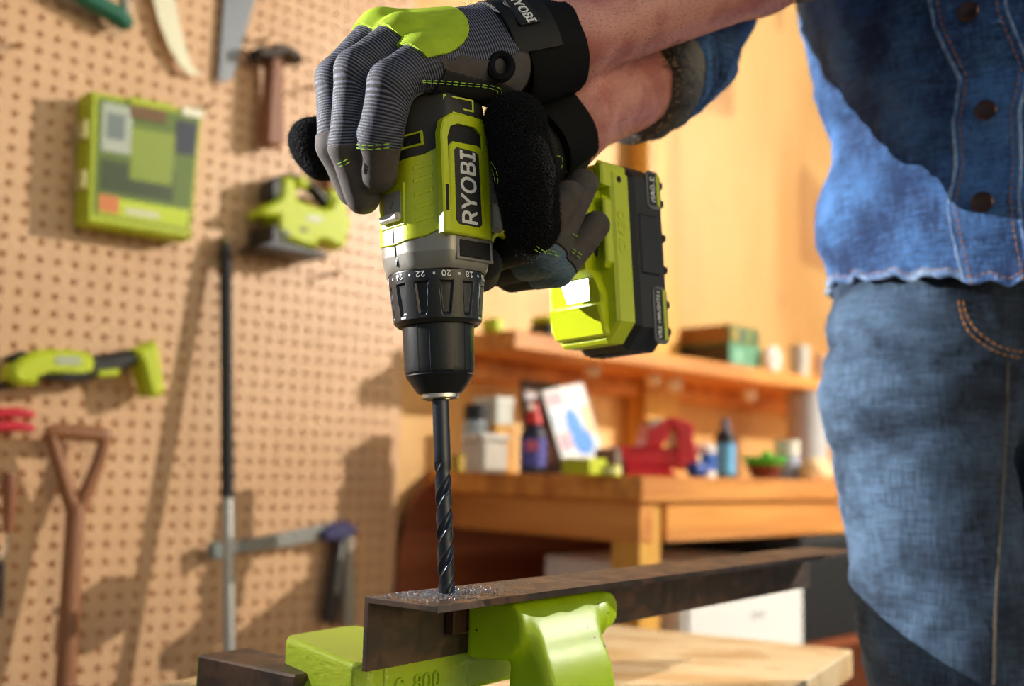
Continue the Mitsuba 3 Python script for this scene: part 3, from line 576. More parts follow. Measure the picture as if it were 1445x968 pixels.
part(t+'__base', xf(cbox([0.0, -0.09, -0.188-HT], [0.2, 0.10, -0.165-HT], .004), VM), 'cast_green')
part(t+'__screw', xf(cat([lathe([(0.009 if k % 2 else 0.0115, z) for k, z in enumerate(np.linspace(-0.02, 0.1, 61))], 20, M4(V(0.09, 0, -0.085), V(1, 0, 0), V(0, 0, -1), V(0, 1, 0)))]), VM), flat('screw_steel', 60, 42, 24, metallic=.6))
HB2 = -0.137-HT
q1, q2 = uw(279, 924, -.132), uw(344, 913, -.132); HB2 = -.132-HT
k = part(t+'__slide_bar', xf(cbox([q1[0], q1[1], HB2-0.055], [max(q2[0], q1[0]+.03), -0.075, HB2], .0015), VM), 'steel_raw')
part(k+'__end_cap', xf(cbox([q1[0]+.001, q1[1]-.0015, HB2-0.054], [max(q2[0], q1[0]+.03)-.001, q1[1]-.0002, HB2-.0015], .0005), VM), 'cast_green')
# ------------------------------------------------------------------ the person: a body, its clothes, two gloves
mat('skin', lambda p, n, uv: mix(mix(C3(210, 146, 134), C3(180, 108, 100), smoothstep(0.35, 0.7, fbm(p.x*40, p.y*40, p.z*40, 3))), C3(110, 66, 54), 0.45*smoothstep(0.62, 0.8, noise(p.x*500+p.z*900, p.y*300, p.z*1900-p.x*900))), 0.5, specular=0.35)
def c_knit(p, n, uv): return mix(C3(22, 23, 31), C3(96, 98, 116), smoothstep(-0.2, 0.7, dr.sin(uv.y*2*math.pi/0.0017))*(0.75+0.5*noise(uv.x*90, uv.y*400)))
mat('glove_knit', c_knit, 0.75, sheen=0.3)
mat('glove_leather', lambda p, n, uv: mix(C3(84, 76, 72), C3(62, 56, 53), fbm(p.x*160, p.y*160, p.z*160, 3)), 0.8, sheen=0.4)
mat('glove_dark', lambda p, n, uv: mix(C3(36, 34, 34), C3(24, 23, 24), fbm(p.x*200, p.y*200, p.z*200, 3)), 0.8)
mat('glove_teal', lambda p, n, uv: mix(C3(58, 78, 92), C3(88, 110, 124), noise(p.x*500, p.y*500, p.z*900)), 0.7)
mat('lime_cloth', lambda p, n, uv: mix(C3(178, 204, 30), C3(150, 178, 18), fbm(p.x*120, p.y*120, p.z*120, 3)), 0.75, sheen=0.3)
mat('lime_thread', (150, 196, 70), 0.6)
mat('neoprene', (10, 10, 11), 0.8, specular=0.2)
mat('terry', lambda p, n, uv: mix(C3(8, 8, 9), C3(30, 30, 32), smoothstep(0.4, 0.8, noise(p.x*1700, p.y*1700, p.z*1700))), 0.95, bump=lambda p, n, uv: noise(p.x*900, p.y*900, p.z*900), bscale=0.0012, eps=3e-4, specular=0.1)
def c_denim(lo, hi, fx, fz, fade=None):
    def fn(p, n, uv):
        g = fbm(p.x*28, p.y*28, p.z*16, 4); w = noise(p.x*fx, p.y*fx, p.z*60)*0.5+noise(p.x*90, p.y*90, p.z*fz)*0.5
        k = smoothstep(0.3, 0.75, g*0.55+w*0.45)
        if fade is not None: k = dr.clip(k*0.36+fade(p)*(0.3+0.9*w), 0, 1)
        return mix(C3(*lo), C3(*hi), k)
    return fn
mat('shirt_denim', c_denim((22, 44, 86), (84, 134, 198), 1300, 1300), 0.85, sheen=0.2)
mat('cuff_inside', c_denim((40, 44, 54), (118, 114, 110), 1300, 1300), 0.9)
mat('shirt_seam', c_denim((60, 98, 152), (176, 200, 228), 700, 700), 0.85)
mat('jean_denim', c_denim((15, 25, 45), (96, 124, 156), 900, 900, lambda p: smoothstep(0.405, 0.30, p.x)*smoothstep(1.08, 0.90, p.z)*smoothstep(0.15, 0.75, fbm(p.x*22+3, p.y*22, p.z*26, 4))), 0.88)
mat('thread_orange', (176, 120, 62), 0.7)
mat('button', (70, 44, 36), 0.3, 0.5)
mat('fray', (130, 112, 88), 0.9)
pk = thing('person', 'man in blue denim shirt, jeans and work gloves pressing down the drill', 'person')
Lp = lambda x, y, z: (DM @ V(x, y, z, 1))[:3]
# joints
LW0, LW1, LE, LS = at(800, 58, .672), at(712, 70, .652), V(0.262, 0.81, CZ+0.462), V(0.56, 0.80, CZ+0.61)
RW0, RE, RS = at(806, 172, .712), at(958, 66, .86), V(0.215, 1.0, CZ+0.60)
FD = nrm(V(-0.57, -0.82, 0)); LD = V(0.82, -0.57, 0)         # where he faces, and his left
TC = V(0.452, 0.965, 0)                                      # his middle
def B3(x, y, h): return V(x, y, CZ+h)
neck = TC+FD*0.10+V(0, 0, CZ+0.68)
head = neck+FD*0.05+V(0, 0, 0.16)
body = [(LS, .046, LE, .041), (LE, .043, LE+(LW0-LE)*.35, .044), (LE+(LW0-LE)*.35, .044, LW0, .0275), (LW0, .0275, LW1, .026),
        (RS, .046, RE, .041), (RE, .043, RE+(RW0-RE)*.35, .043), (RE+(RW0-RE)*.35, .043, RW0, .0275), (RW0, .0275, at(782, 215, .705), .025),
        (LS, .06, TC+FD*.05+V(0, 0, CZ+.60), .06, .03), (RS, .06, TC+FD*.05+V(0, 0, CZ+.60), .06, .03), (TC+FD*.03-LD*.05+V(0, 0, CZ+.50), .075, TC-LD*.03-FD*.03+V(0, 0, CZ+.16), .055, .02), (TC+FD*.03+LD*.05+V(0, 0, CZ+.50), .075, TC+LD*.03-FD*.03+V(0, 0, CZ+.16), .055, .02),
        (TC+FD*.07+V(0, 0, CZ+.62), .07, neck, .052, .03), (neck, .052, head-V(0, 0, .03), .055, .02), (head-FD*.01+V(0, 0, .03), .085, head+FD*.02+V(0, 0, .01), .076, .03), (head+FD*.05-V(0, 0, .03), .045, head+FD*.06-V(0, 0, .085), .03, .03),
        (head+FD*.095+V(0, 0, .0), .008, head+FD*.113-V(0, 0, .03), .012, .01), (head+LD*.078-V(0, 0, .02), .012, head+LD*.078+V(0, 0, .02), .014, .006), (head-LD*.078-V(0, 0, .02), .012, head-LD*.078+V(0, 0, .02), .014, .006),
        (head+FD*.082+LD*.02-V(0, 0, .066), .008, head+FD*.082-LD*.02-V(0, 0, .066), .008, .006)]
hipR, hipL = B3(0.372, 0.966, 0.10), B3(0.542, 1.005, 0.10)
knR, knL = B3(0.425, 0.935, -0.36), B3(0.60, 0.965, -0.36); anR, anL = B3(0.435, 1.00, -0.71), B3(0.61, 1.05, -0.71)
body += [(hipR, .06, knR, .05, .03), (knR, .05, anR, .036, .02), (hipL, .06, knL, .05, .03), (knL, .05, anL, .036, .02), (hipR, .045, TC-FD*.04+V(0, 0, CZ+.13), .05, .02), (hipL, .045, TC-FD*.04+V(0, 0, CZ+.13), .05, .02)]
bm = blend(body, 0.0055, .012); part(pk+'__body', bm, 'skin', smooth=True)
bv = np.asarray(bm.vertices); bn = vnorm(bm); hv = []
for E_, W_ in ((LE, LW0), (RE, RW0)):                       # fine dark hair along the forearms
    d = W_-E_; L = np.linalg.norm(d); d = d/L; s_ = (bv-E_)@d; r_ = np.linalg.norm(bv-E_-np.outer(s_, d), axis=1); k = np.where((s_ > L*.18) & (s_ < L*.92) & (r_ < .06))[0]
    for i in rng.choice(k, 420):
        t1 = np.cross(bn[i], rng.normal(0, 1, 3)); t0 = nrm(d*.7+t1*.5-bn[i]*np.dot(bn[i], d)); b0 = bv[i]+nrm(t1)*rng.uniform(0, .003); l_ = rng.uniform(.006, .013)
        hv.append(tube([b0-bn[i]*.0004, b0+t0*l_*.5+bn[i]*.0012, b0+t0*l_+bn[i]*rng.uniform(.0002, .0020)], [.00006, .00006, .00002], 3))
part(pk+'__arm_hair', cat(hv), flat('arm_hair', 74, 48, 40, rough=.6), smooth=False, kind='stuff')
hair = blend([(head-FD*.02+V(0, 0, .045), .09, head-FD*.03-V(0, 0, .0), .085, .02), (head+FD*.03+V(0, 0, .085), .05, head-FD*.03+V(0, 0, .07), .065, .02)], .005)
part(pk+'__hair', hair, flat('hair', 62, 44, 30, rough=.8), smooth=True)
for s in (-1, 1):
    e = head+FD*.083+LD*s*.031+V(0, 0, .004); k = part(pk+'__eye', mv(trimesh.creation.icosphere(3, .0125), *e), flat('eye_white', 230, 226, 220), smooth=True)
    part(k+'__iris', mv(trimesh.creation.icosphere(2, .006), *(e+FD*.0078)), flat('iris', 60, 50, 40), smooth=True)
part(pk+'__mouth', tube([head+FD*.0905+LD*x-V(0, 0, .066+abs(x)*.1) for x in np.linspace(-.022, .022, 7)], [.001, .003, .004, .0042, .004, .003, .001]), flat('lips', 150, 84, 76))
# ---- shirt: rings about his middle, wrinkled; hem, placket, seams
nth, nt = 260, 190
TH2 = np.linspace(-np.pi, np.pi, nth, endpoint=False)          # 0 = his front, positive to his left
ys = np.array([-260, 0, 100, 170, 222, 282, 332, 372, 410, 450]); xs = np.array([1150, 1150, 1156, 1184, 1166, 1165, 1157, 1160, 1166, 1170])
hy = (675-ys)/1456*.985
SA, SB = .172, .138
HALF = math.hypot(SA*.82, SB*.57)
def shirt_pt(th, h, off=0.0):
    """A point of the shirt: angle th from his front, height h above the lens."""
    xe = np.interp(-h, -hy, (xs-722)/1456*.985)+HALF
    grow = np.interp(h, [.15, .3, .45, .62], [1.0, 1.0, 1.03, 1.08])
    sh = np.interp(h, [.40, .52, .60, .66, .70], [1, .99, .93, .74, .45])
    lean = np.interp(h, [.2, .45, .65], [0, .02, .07])
    cx = np.where(h < .45, xe, TC[0]+0*h+(np.interp(.45, [0, 1], [0, 0])))
    cx = np.interp(h, [.1, .42, .55], [1, 1, 0])*(xe-TC[0])*np.clip((np.cos(th+.95)+1)/1.6, 0, 1)+TC[0]+0.012
    p = np.stack(np.broadcast_arrays(cx+(SA*grow*sh+off)*np.sin(th)*LD[0]+(SB*grow*sh+off)*np.cos(th)*FD[0]+lean*FD[0],
                                     TC[1]+(SA*grow*sh+off)*np.sin(th)*LD[1]+(SB*grow*sh+off)*np.cos(th)*FD[1]+lean*FD[1], CZ+h), -1)
    return p
def hem_h(th): return np.interp(np.degrees(th), [-180, -110, -70, -40, -15, 0, 6, 25, 50, 80, 110, 180], [.08, .185, .192, .182, .174, .166, .160, .182, .208, .225, .20, .08])+.0020*np.sin(th*23)+.0016*np.sin(th*41+1)
def shirt_grid(th, t, off=0.0):
    T_, Tt = np.meshgrid(th, t); h = hem_h(T_)*(1-Tt)+.70*Tt; p = shirt_pt(T_, h); q = p.copy()
    nn = np.stack([np.sin(T_)*LD[0]+np.cos(T_)*FD[0], np.sin(T_)*LD[1]+np.cos(T_)*FD[1], 0*T_], -1)
    w = .020*(meshkit.fbm(p*V(9, 9, 15)+3, 3, 5)-.5)+.010*(meshkit.fbm(p*V(26, 26, 34), 3, 9)-.5)
    dg = .011*np.sin((p[..., 0]*26+p[..., 2]*46+2.2*meshkit.noise(p*9)))*np.clip(1.3-2.2*np.abs(h-.28)/.2, 0, 1)
    low = np.clip(1-(h-hem_h(T_))/.02, 0, 1); w = w+dg*.6+.002*low*np.sin(T_*55+h*30)
    return q+nn*(w+off)[..., None], nn
tt2 = np.linspace(0, 1, nt)**1.15
g_, nn_ = shirt_grid(TH2, tt2)
out = loft(g_, cap=False); inn = loft(g_-nn_*.0016, cap=False); inn.faces = inn.faces[:, ::-1]
rim = np.stack([g_[0], g_[0]-nn_[0]*.0016]); rimm = loft(rim[::-1], cap=False)
def sleeve(S, E, Wv, stop, r0, r1, r2):
    """A sleeve: a wrinkled tube from the shoulder over the elbow to the rolled cuff."""
    path = spline([S+(S-E)*.1, S, S+(E-S)*.5, E, E+(Wv-E)*stop*.5, E+(Wv-E)*stop], 8); n = len(path); r = np.interp(np.linspace(0, 1, n), [0, .25, .6, 1], [r0*1.1, r0, r1, r2])
    r = r*(1+.05*np.sin(np.arange(n)*2.3)*np.linspace(.3, 1, n)); return tube(path, r, 40)
slL, slR = sleeve(LS, LE, LW0, .10, .076, .058, .049), sleeve(RS, RE, RW0, .36, .066, .052, .050)
def crumple(m, a, s, seed=0): m = m.copy(); n = vnorm(m); m.vertices = m.vertices+n*(a*(meshkit.fbm(np.asarray(m.vertices)*s, 3, seed)-.5))[:, None]; return m
ks = part(pk+'__shirt', cat([out, inn, rimm, crumple(slL, .014, 40), crumple(slR, .014, 40, 3)]), 'shirt_denim', smooth=60)
for E_, W_, st_ in ((LE, LW0, .10), (RE, RW0, .36)):
    d = nrm(W_-E_); c = E_+(W_-E_)*st_
    roll = tube([c-d*.004, c+d*.001, c+d*.012, c+d*.026, c+d*.034, c+d*.036], [.044, .051, .0535, .0525, .049, .044], 60)
    part(ks+'__rolled_cuff', crumple(roll, .010, 55, 7), 'cuff_inside', smooth=60)
    rim = []
    u1 = nrm(np.cross(d, [0, 0, 1])); u2 = np.cross(d, u1)
    for k in range(260):
        q = rng.uniform(0, 2*np.pi); b = c+d*.035+(u1*math.cos(q)+u2*math.sin(q))*.044; e = b+d*rng.uniform(.002, .008)+rng.normal(0, .0022, 3); rim.append(tube([b, (b+e)/2+rng.normal(0, .0008, 3), e], .0004, 4))
    part(ks+'__frayed_edge', cat(rim), 'fray', kind='stuff')
# placket: a strip down the front, proud of the cloth
def strip(a, b, off, nx=14, t0=0.0, t1=.93):
    t = np.linspace(t0, t1, 150); A, B_ = np.interp(t, [0, 1], a), np.interp(t, [0, 1], b); rows, ins = [], []
    for ti, x, y in zip(t, A, B_):
        gg, nn = shirt_grid(np.linspace(x, y, nx), np.array([ti])); rows.append(np.vstack([gg[0][:1]-nn[0][:1]*.001, gg[0]+nn[0]*off, gg[0][-1:]-nn[0][-1:]*.001]))
    return loft(np.array(rows), closed=False, cap=False)
PA, PB = (-.10, -.185), (.20, .16)
part(ks+'__placket', strip(PA, PB, .0026), 'shirt_denim', smooth=50)
for x in (PA, PB):
    t = np.linspace(0.0, .93, 240); ln = []
    for ti, a in zip(t, np.interp(t, [0, 1], x)):
        gg, nn = shirt_grid(np.array([a]), np.array([ti])); ln.append(gg[0, 0]+nn[0, 0]*.0022)
    part(ks+'__edge_seam', tube(ln, .0017, 6), 'shirt_seam')
for x in ((PA[0]+.035, PA[1]+.035), (PB[0]-.035, PB[1]-.035)):
    t = np.linspace(0.0, .93, 240); ln = []
    for ti, a in zip(t, np.interp(t, [0, 1], x)):
        gg, nn = shirt_grid(np.array([a]), np.array([ti])); ln.append(gg[0, 0]+nn[0, 0]*.0031)
    part(ks+'__stitching', dashes(ln, .0006, .004, .002), 'thread_orange', kind='stuff')
hs = []
ln = []
th3 = np.linspace(-2.2, 2.2, 300); g0, n0 = shirt_grid(th3, np.array([0.0, 0.004, 0.012, 0.016])); 
hemm = loft(np.stack([g0[0]-n0[0]*.0015, g0[0]+n0[0]*.0018, g0[1]+n0[1]*.0026, g0[2]+n0[2]*.0022, g0[3]-n0[3]*.0003]), closed=False, cap=False)
part(ks+'__hem', hemm, 'shirt_seam', smooth=50)
part(ks+'__stitching', dashes(g0[2]+n0[2]*.0030, .0006, .004, .002), 'thread_orange', kind='stuff')
for py in (157, 288, 20):
    tb = np.linspace(0, .93, 200); best = None
    for ti in tb:
        c_ = .5*(np.interp(ti, [0, 1], PA)+np.interp(ti, [0, 1], PB)); gg, nn = shirt_grid(np.array([c_]), np.array([ti])); q = RM@(gg[0, 0]-CAM); yy = 484-F*q[1]/q[2]
        if best is None or abs(yy-py) < best[0]: best = (abs(yy-py), gg[0, 0], nn[0, 0])
    o = best[1]+best[2]*.0026; x_ = nrm(np.cross([0, 0, 1], best[2])); Mb = M4(o, x_, np.cross(best[2], x_), best[2])
    k = part(ks+'__snap_button', lathe([(.001, 0), (.0082, 0), (.0088, .0016), (.0075, .003), (.0055, .0026), (.001, .0022)], 28, Mb), 'button', smooth=50)
# ---- jeans
jb = [(hipR+V(.003, 0, -.02),   .080, knR, .074, .012), (knR, .074, anR, .062, .02), (hipL+V(0, 0, -.02), .087, knL, .074, .02), (knL, .074, anL, .062, .02),
      (hipR+V(.004, .0, .0), .080, hipR+V(.014, .034, .075), .068, .012), (hipL+V(-.004, 0, 0), .086, hipL+V(-.012, .01, .075), .079, .02), (hipR+V(.05, .01, .02), .085, hipL+V(-.05, -.01, .02), .085, .03), (hipR+V(.05, .0, .08), .075, hipL+V(-.05, -.03, .08), .075, .03)]
jm = blend(jb, .0055, .02); v = np.asarray(jm.vertices); n = vnorm(jm)
cr = np.exp(-((v[:, 2]-CZ-.105+.25*(v[:, 0]-.37))/.010)**2)*.006+np.exp(-((v[:, 2]-CZ-.045-.3*(v[:, 0]-.37))/.012)**2)*.005
jm.vertices = v+n*(.016*(meshkit.fbm(v*V(14, 14, 20), 3, 2)-.5)+.006*(meshkit.fbm(v*V(50, 50, 60), 3, 4)-.5)-cr)[:, None]
kj = part(pk+'__jeans', jm, 'jean_denim', smooth=True)
for pts in ([(1352, 425), (1357, 448), (1368, 470), (1390, 488), (1415, 500), (1440, 505)], [(1358, 425), (1364, 446), (1375, 464), (1394, 480), (1418, 492), (1442, 497)]):
    q, nq = hits(jm, spline([V(*p) for p in pts], 8), .0008)
    if len(q) > 2: part(kj+'__stitching', dashes(q, .0008, .0045, .002), 'thread_orange', kind='stuff')
q, nq = hits(jm, spline([V(1421, 512), V(1419, 600), V(1412, 720), (1405, 850), (1402, 966)], 14), .0)
if len(q) > 2: part(kj+'__inseam', tube(q, .0016, 6), flat('seam_dark', 92, 84, 74))
for a_ in (anR, anL):
    k = part(pk+'__shoe', blend([(V(a_[0], a_[1], .05)-FD*.03, .042, V(a_[0], a_[1], .045)+FD*.10, .036, .02), (V(a_[0], a_[1], .04)+FD*.10, .036, V(a_[0], a_[1], .033)+FD*.17, .030, .02), (V(a_[0], a_[1], .1), .045, V(a_[0], a_[1], .05), .045, .02)], .004, .012, extra=lambda D, X, Y, Zz: np.maximum(D, .004-Zz)), flat('boot', 70, 48, 32), smooth=True)
# ---- left glove, palm on the rear of the drill
def chain(*nodes): return [(a[0], a[1], b[0], b[1], .0035) for a, b in zip(nodes[:-1], nodes[1:])]
N = lambda px, py, Y, r: (at(px, py, Y), r/1000)
W0, W1 = (LW0, .029), (LW1, .027)
P_, R_, M_, I_ = N(597, 88, .598, 15), N(568, 60, .610, 16), N(540, 52, .630, 16), N(528, 66, .655, 15)
palm = [(W0[0], W0[1], W1[0], W1[1], .01)]+[(W1[0], .024, q[0], q[1], .012) for q in (P_, R_, M_, I_)]+[(at(690, 108, .622), .017, at(612, 100, .603), .0125, .012), (at(700, 92, .63), .02, W1[0], .024, .012)]
fing = [chain(P_, N(552, 118, .5835, 13.6), N(536, 192, .588, 12.6), N(534, 246, .600, 10.6)), chain(R_, N(503, 100, .595, 13), N(492, 205, .5985, 11.6), N(512, 278, .613, 10.2)),
        chain(M_, N(475, 112, .618, 13), N(474, 205, .616, 11.4), N(500, 268, .628, 10.2)), chain(I_, N(478, 125, .655, 12.5), N(488, 205, .652, 11), N(505, 255, .655, 10))]
thumb = chain(N(560, 118, .69, 16), N(500, 175, .690, 15), N(446, 207, .680, 14.5))
thumb_end = [(at(437, 196, .680), .0125, at(455, 226, .680), .0125, .006)]
palm += [(at(640, 90, .66), .022, at(560, 118, .69), .017, .012)]
bones = palm+sum(fing, [])+thumb+thumb_end
G = blend(bones, .0014, .006); gv = np.asarray(G.vertices); gn = vnorm(G); bi, bt = boneof(gv, bones)
np_ = len(palm); s_al = np.zeros(len(gv)); fno = np.full(len(gv), -1); acc = np.zeros(len(bones))
for fi in range(5):
    a = np_+3*fi; L = 0
    for k in range(3):
        acc[a+k] = L; L += np.linalg.norm(np.asarray(bones[a+k][2])-bones[a+k][0]); fno[bi == a+k] = fi
blen = np.array([np.linalg.norm(np.asarray(b[2])-b[0]) for b in bones]); s_al = acc[bi]+bt*blen[bi]
hx = nrm(LW1-R_[0])
num_s, den_s = np.zeros(len(gv)), np.zeros(len(gv))
for i_ in range(np_, len(bones)):
    p0, p1 = np.asarray(bones[i_][0]), np.asarray(bones[i_][2]); L_ = np.linalg.norm(p1-p0); tr = (gv-p0)@(p1-p0)/L_; tc_ = np.clip(tr, 0, L_)
    d_ = np.linalg.norm(gv-p0-np.outer(tc_/L_, p1-p0), axis=1)-bones[i_][1]; w_ = np.exp(-(np.maximum(d_, -.004)/.0060))*((i_-np_)//3 == fno); num_s += w_*(acc[i_]+np.clip(tr, -.012, L_+.012)); den_s += w_
back_s = -(gv-R_[0])@hx
smooth_s = np.where(fno >= 0, num_s/np.maximum(den_s, 1e-9), back_s)
uv = np.c_[(gv@nrm(V(.3, -.9, .2))), smooth_s]
s_al = np.where((fno >= 0) & (fno < 4), smooth_s, s_al)
axis_pt = lambda v: low_ax+np.outer((v-low_ax)@Z, Z)
inw = axis_pt(gv)-gv; inw /= np.linalg.norm(inw, axis=1)[:, None]+1e-9
tipst = np.array([.066, .084, .080, .07, .0, 0])[np.clip(fno, -1, 4)]
f_tip = np.where((fno >= 0) & (fno < 4), smooth_s-tipst, -.01)
f_in = np.where((fno >= 0) & (fno < 4), ((gn*inw).sum(1)-.25)*.012, -.01)
up = nrm(V(-.25, -.45, .85))
lowk = (LW1[2]-.006-gv[:, 2])
f_palm = np.where(fno < 0, np.minimum((.15-(gn@up))*.02, lowk+.004), -.01)
f_palm = np.where((bi == np_-3) | (bi == np_-2), np.maximum(f_palm, (.35-(gn@V(0, -.3, .95)))*.02), f_palm)
f_leather = np.maximum(np.maximum(f_tip, f_in), f_palm)
f_thumb = np.where(fno == 4, np.where(bi == len(bones)-1, .02, s_al-.012), -.01)
kg = pk+'__glove'
v1, f1, a1 = clipf(gv, np.asarray(G.faces), uv, -np.maximum(f_leather, f_thumb)); part(kg+'__knit_back', trimesh.Trimesh(v1, f1, process=False), 'glove_knit', smooth=True, uv=a1, label='grey ribbed knit')
part(kg+'__leather_palm', patch(G, f_leather, .0006, gn), 'glove_leather', smooth=True, label='grey brown suede')
part(kg+'__thumb_terry', patch(G, f_thumb, .0016, gn), 'terry', smooth=True, label='black terry cloth')
ce, ax_ = at(583, 38, .612), [nrm(at(500, 60, .612)-at(660, 52, .612))]
e1 = nrm(at(480, 70, .618)-at(655, 80, .605)); e2 = nrm(np.cross(e1, V(0, 1, 0))); e2 = -e2 if e2[2] < 0 else e2; e3 = np.cross(e1, e2)
dq = gv-at(572, 52, .612); ell = 1-np.sqrt((np.where(dq@e1 > 0, dq@e1/.046, dq@e1/.040))**2+(np.where(dq@e2 > 0, dq@e2/.034, dq@e2/.034))**2+(dq@e3/.07)**2)
f_pad = np.minimum(np.minimum(ell*.03, np.where(fno >= 0, .010-s_al, .02)), -f_palm+.001)
part(kg+'__knuckle_pad', patch(G, f_pad, .0016, gn), 'lime_cloth', smooth=True, label='lime green knuckle pad')
heel = at(652, 132, .606); f_heel = np.minimum(.034-np.linalg.norm((gv-heel)*V(.75, .7, 1.0), axis=1), f_palm+.004); f_heel = np.where(gv[:, 2] < heel[2]+.0085, f_heel, -.01)
part(kg+'__heel_patch', patch(G, f_heel, .0014, gn), 'glove_dark', smooth=True, label='dark suede heel patch')
def fuzz(key, G_, field, n_, off, lo=.0009, hi=.0022):
    """Short fibres standing on a piece of terry cloth."""
    f = np.asarray(G_.faces); f = f[field[f].min(1) > 0]; v = np.asarray(G_.vertices); nv = vnorm(G_); w = np.linalg.norm(np.cross(v[f[:, 1]]-v[f[:, 0]], v[f[:, 2]]-v[f[:, 0]]), axis=1); pick = rng.choice(len(f), n_, p=w/w.sum())
    b = rng.dirichlet((1, 1, 1), n_)[:, :, None]; p = (v[f[pick]]*b).sum(1); nn = (nv[f[pick]]*b).sum(1); d = nn+rng.normal(0, .55, (n_, 3)); d /= np.linalg.norm(d, axis=1)[:, None]; L = rng.uniform(lo, hi, n_)[:, None]
    s = np.cross(d, rng.normal(0, 1, (n_, 3))); s /= np.linalg.norm(s, axis=1)[:, None]; c = np.cross(d, s); base = p+nn*(off-.0003); r = .00011; tip_ = base+d*L+nn*L*.3
    vv = np.stack([base+s*r, base-s*r*.5+c*r*.87, base-s*r*.5-c*r*.87, tip_], 1).reshape(-1, 3); ff = (np.array([[0, 1, 3], [1, 2, 3], [2, 0, 3]])[None]+4*np.arange(n_)[:, None, None]).reshape(-1, 3)
    part(key, trimesh.Trimesh(vv, ff, process=False), flat('terry_fibre', 40, 40, 42, rough=.9, specular=.1), smooth=False, kind='stuff')
fuzz(kg+'__terry_pile', G, f_thumb, 7000, .0016)
def sew(G_, key, lines, off=.0022, r=.00042):
    out = []
    for pts in lines:
        q, nq = hits(G_, spline([V(*p) for p in pts], 8), off)
        if len(q) > 2:
            d = dashes(q, r)
            if d is not None: out.append(d)
    if out: part(key+'__stitching', cat(out), 'lime_thread', kind='stuff', label='lime green stitching')
sew(G, kg, [[(592, 113), (620, 112), (650, 115), (680, 118), (702, 122), (706, 128), (703, 140), (695, 149), (684, 152), (678, 149)], [(592, 115), (620, 115), (648, 118), (680, 121), (698, 125), (701, 130), (697, 141), (690, 147), (682, 148)],
            [(508, 203), (520, 204), (535, 203), (550, 201)], [(508, 207.5), (520, 209), (535, 208), (550, 206)], [(479, 229), (486, 226), (495, 221)], [(481, 234), (488, 231), (496, 226)]])
# cuff, strap with badge, pull loop
d = nrm(LW0-LW1)
def cuff(c0, c1, r0, r1, seed):
    dd = nrm(c1-c0); L = np.linalg.norm(c1-c0); ss = np.array([0, 0, .08, .3, .6, .9, .97, 1.0, 1.0]); rr = np.array([r0*.8, r0*.97, r0, (r0*2+r1)/3, (r0+2*r1)/3*1.01, r1, r1*1.015, r1*.99, r1*.84])
    P = np.array([c0+dd*L*s for s in ss]); u1 = nrm(np.cross(dd, V(0, 1, 0))); u2 = np.cross(dd, u1); a = np.linspace(0, 2*np.pi, 72, endpoint=False)
    return crumple(loft(np.array([p+np.outer(np.cos(a), u1)*r+np.outer(np.sin(a), u2)*r*.94 for p, r in zip(P, rr)])), .005, 45, seed), u1, u2
cL, u1, u2 = cuff(at(713, 84, .650), at(797, 66, .668), .0365, .0315, 1)
part(kg+'__cuff', cL, 'neoprene', smooth=50, label='black neoprene wrist cuff')
Lr = lambda a, s, r: at(713, 82, .650)+(at(797, 66, .668)-at(713, 82, .650))*s+(u1*math.cos(a)+u2*math.sin(a)*.94)*r
av = np.linspace(0, 2*np.pi, 900, endpoint=False)
def band(a0, a1, s0, s1, r0, r1, skew=0.0, n=40):
    rows = []
    for a in np.linspace(a0, a1, n):
        k = (a-a0)/(a1-a0); rows.append([Lr(a, s0+skew*k, r0), Lr(a, s0+skew*k, r1-.0006), Lr(a, s0+.03+skew*k, r1), Lr(a, s1-.03+skew*k, r1), Lr(a, s1+skew*k, r1-.0006), Lr(a, s1+skew*k, r0)])
    rows = np.array(rows); return loft(rows, cap=True)
def ang_of(px, py):
    q = hits(cL, [(px, py)])[0]
    if not len(q): return 0.0
    q = q[0]-at(755, 70, .659); return math.atan2(q@u2, q@u1)
aT = ang_of(742, 60); aU = ang_of(726, 14)
sgn = 1 if ((aU-aT+np.pi) % (2*np.pi)-np.pi) > 0 else -1
kst = part(kg+'__strap', band(aT-sgn*.12, aT+sgn*2.6, -.22, .50, .033, .0382, .0), flat('strap', 16, 16, 16, rough=.6, specular=.3), smooth=50)
ab = aT+sgn*.62; on_ = u1*math.cos(ab)+u2*math.sin(ab)*.94; on_ = nrm(on_); xa = nrm(-sgn*(-u1*math.sin(ab)+u2*math.cos(ab))*-1); ya = np.cross(on_, xa); bc = Lr(ab, .10, .0382)
BMx = M4(bc, xa, ya, on_)
part(kst+'__badge', xf(cbox([-.012, -.008, -.002], [.012, .008, .0012], .0012), BMx), 'black_rubber')
rt = 1 if (RM@xa)[1] < 0 else -1
part(kst+'__badge_lettering', xf(text('RYOBI', .0062, .0008, True), BMx@M4(V(0, 0, .0012), V(rt, 0, 0), V(0, rt, 0), V(0, 0, 1))), 'white_print')
lp = at(707, 94, .6045)
part(kg+'__pull_loop', tube([lp+(V(1, 0, 0)*.0062*math.cos(a)+V(0, .25, .97)*.0085*math.sin(a)) for a in np.linspace(0, 2*np.pi, 25)[:-1]], .0028, 8, closed=True), 'neoprene')
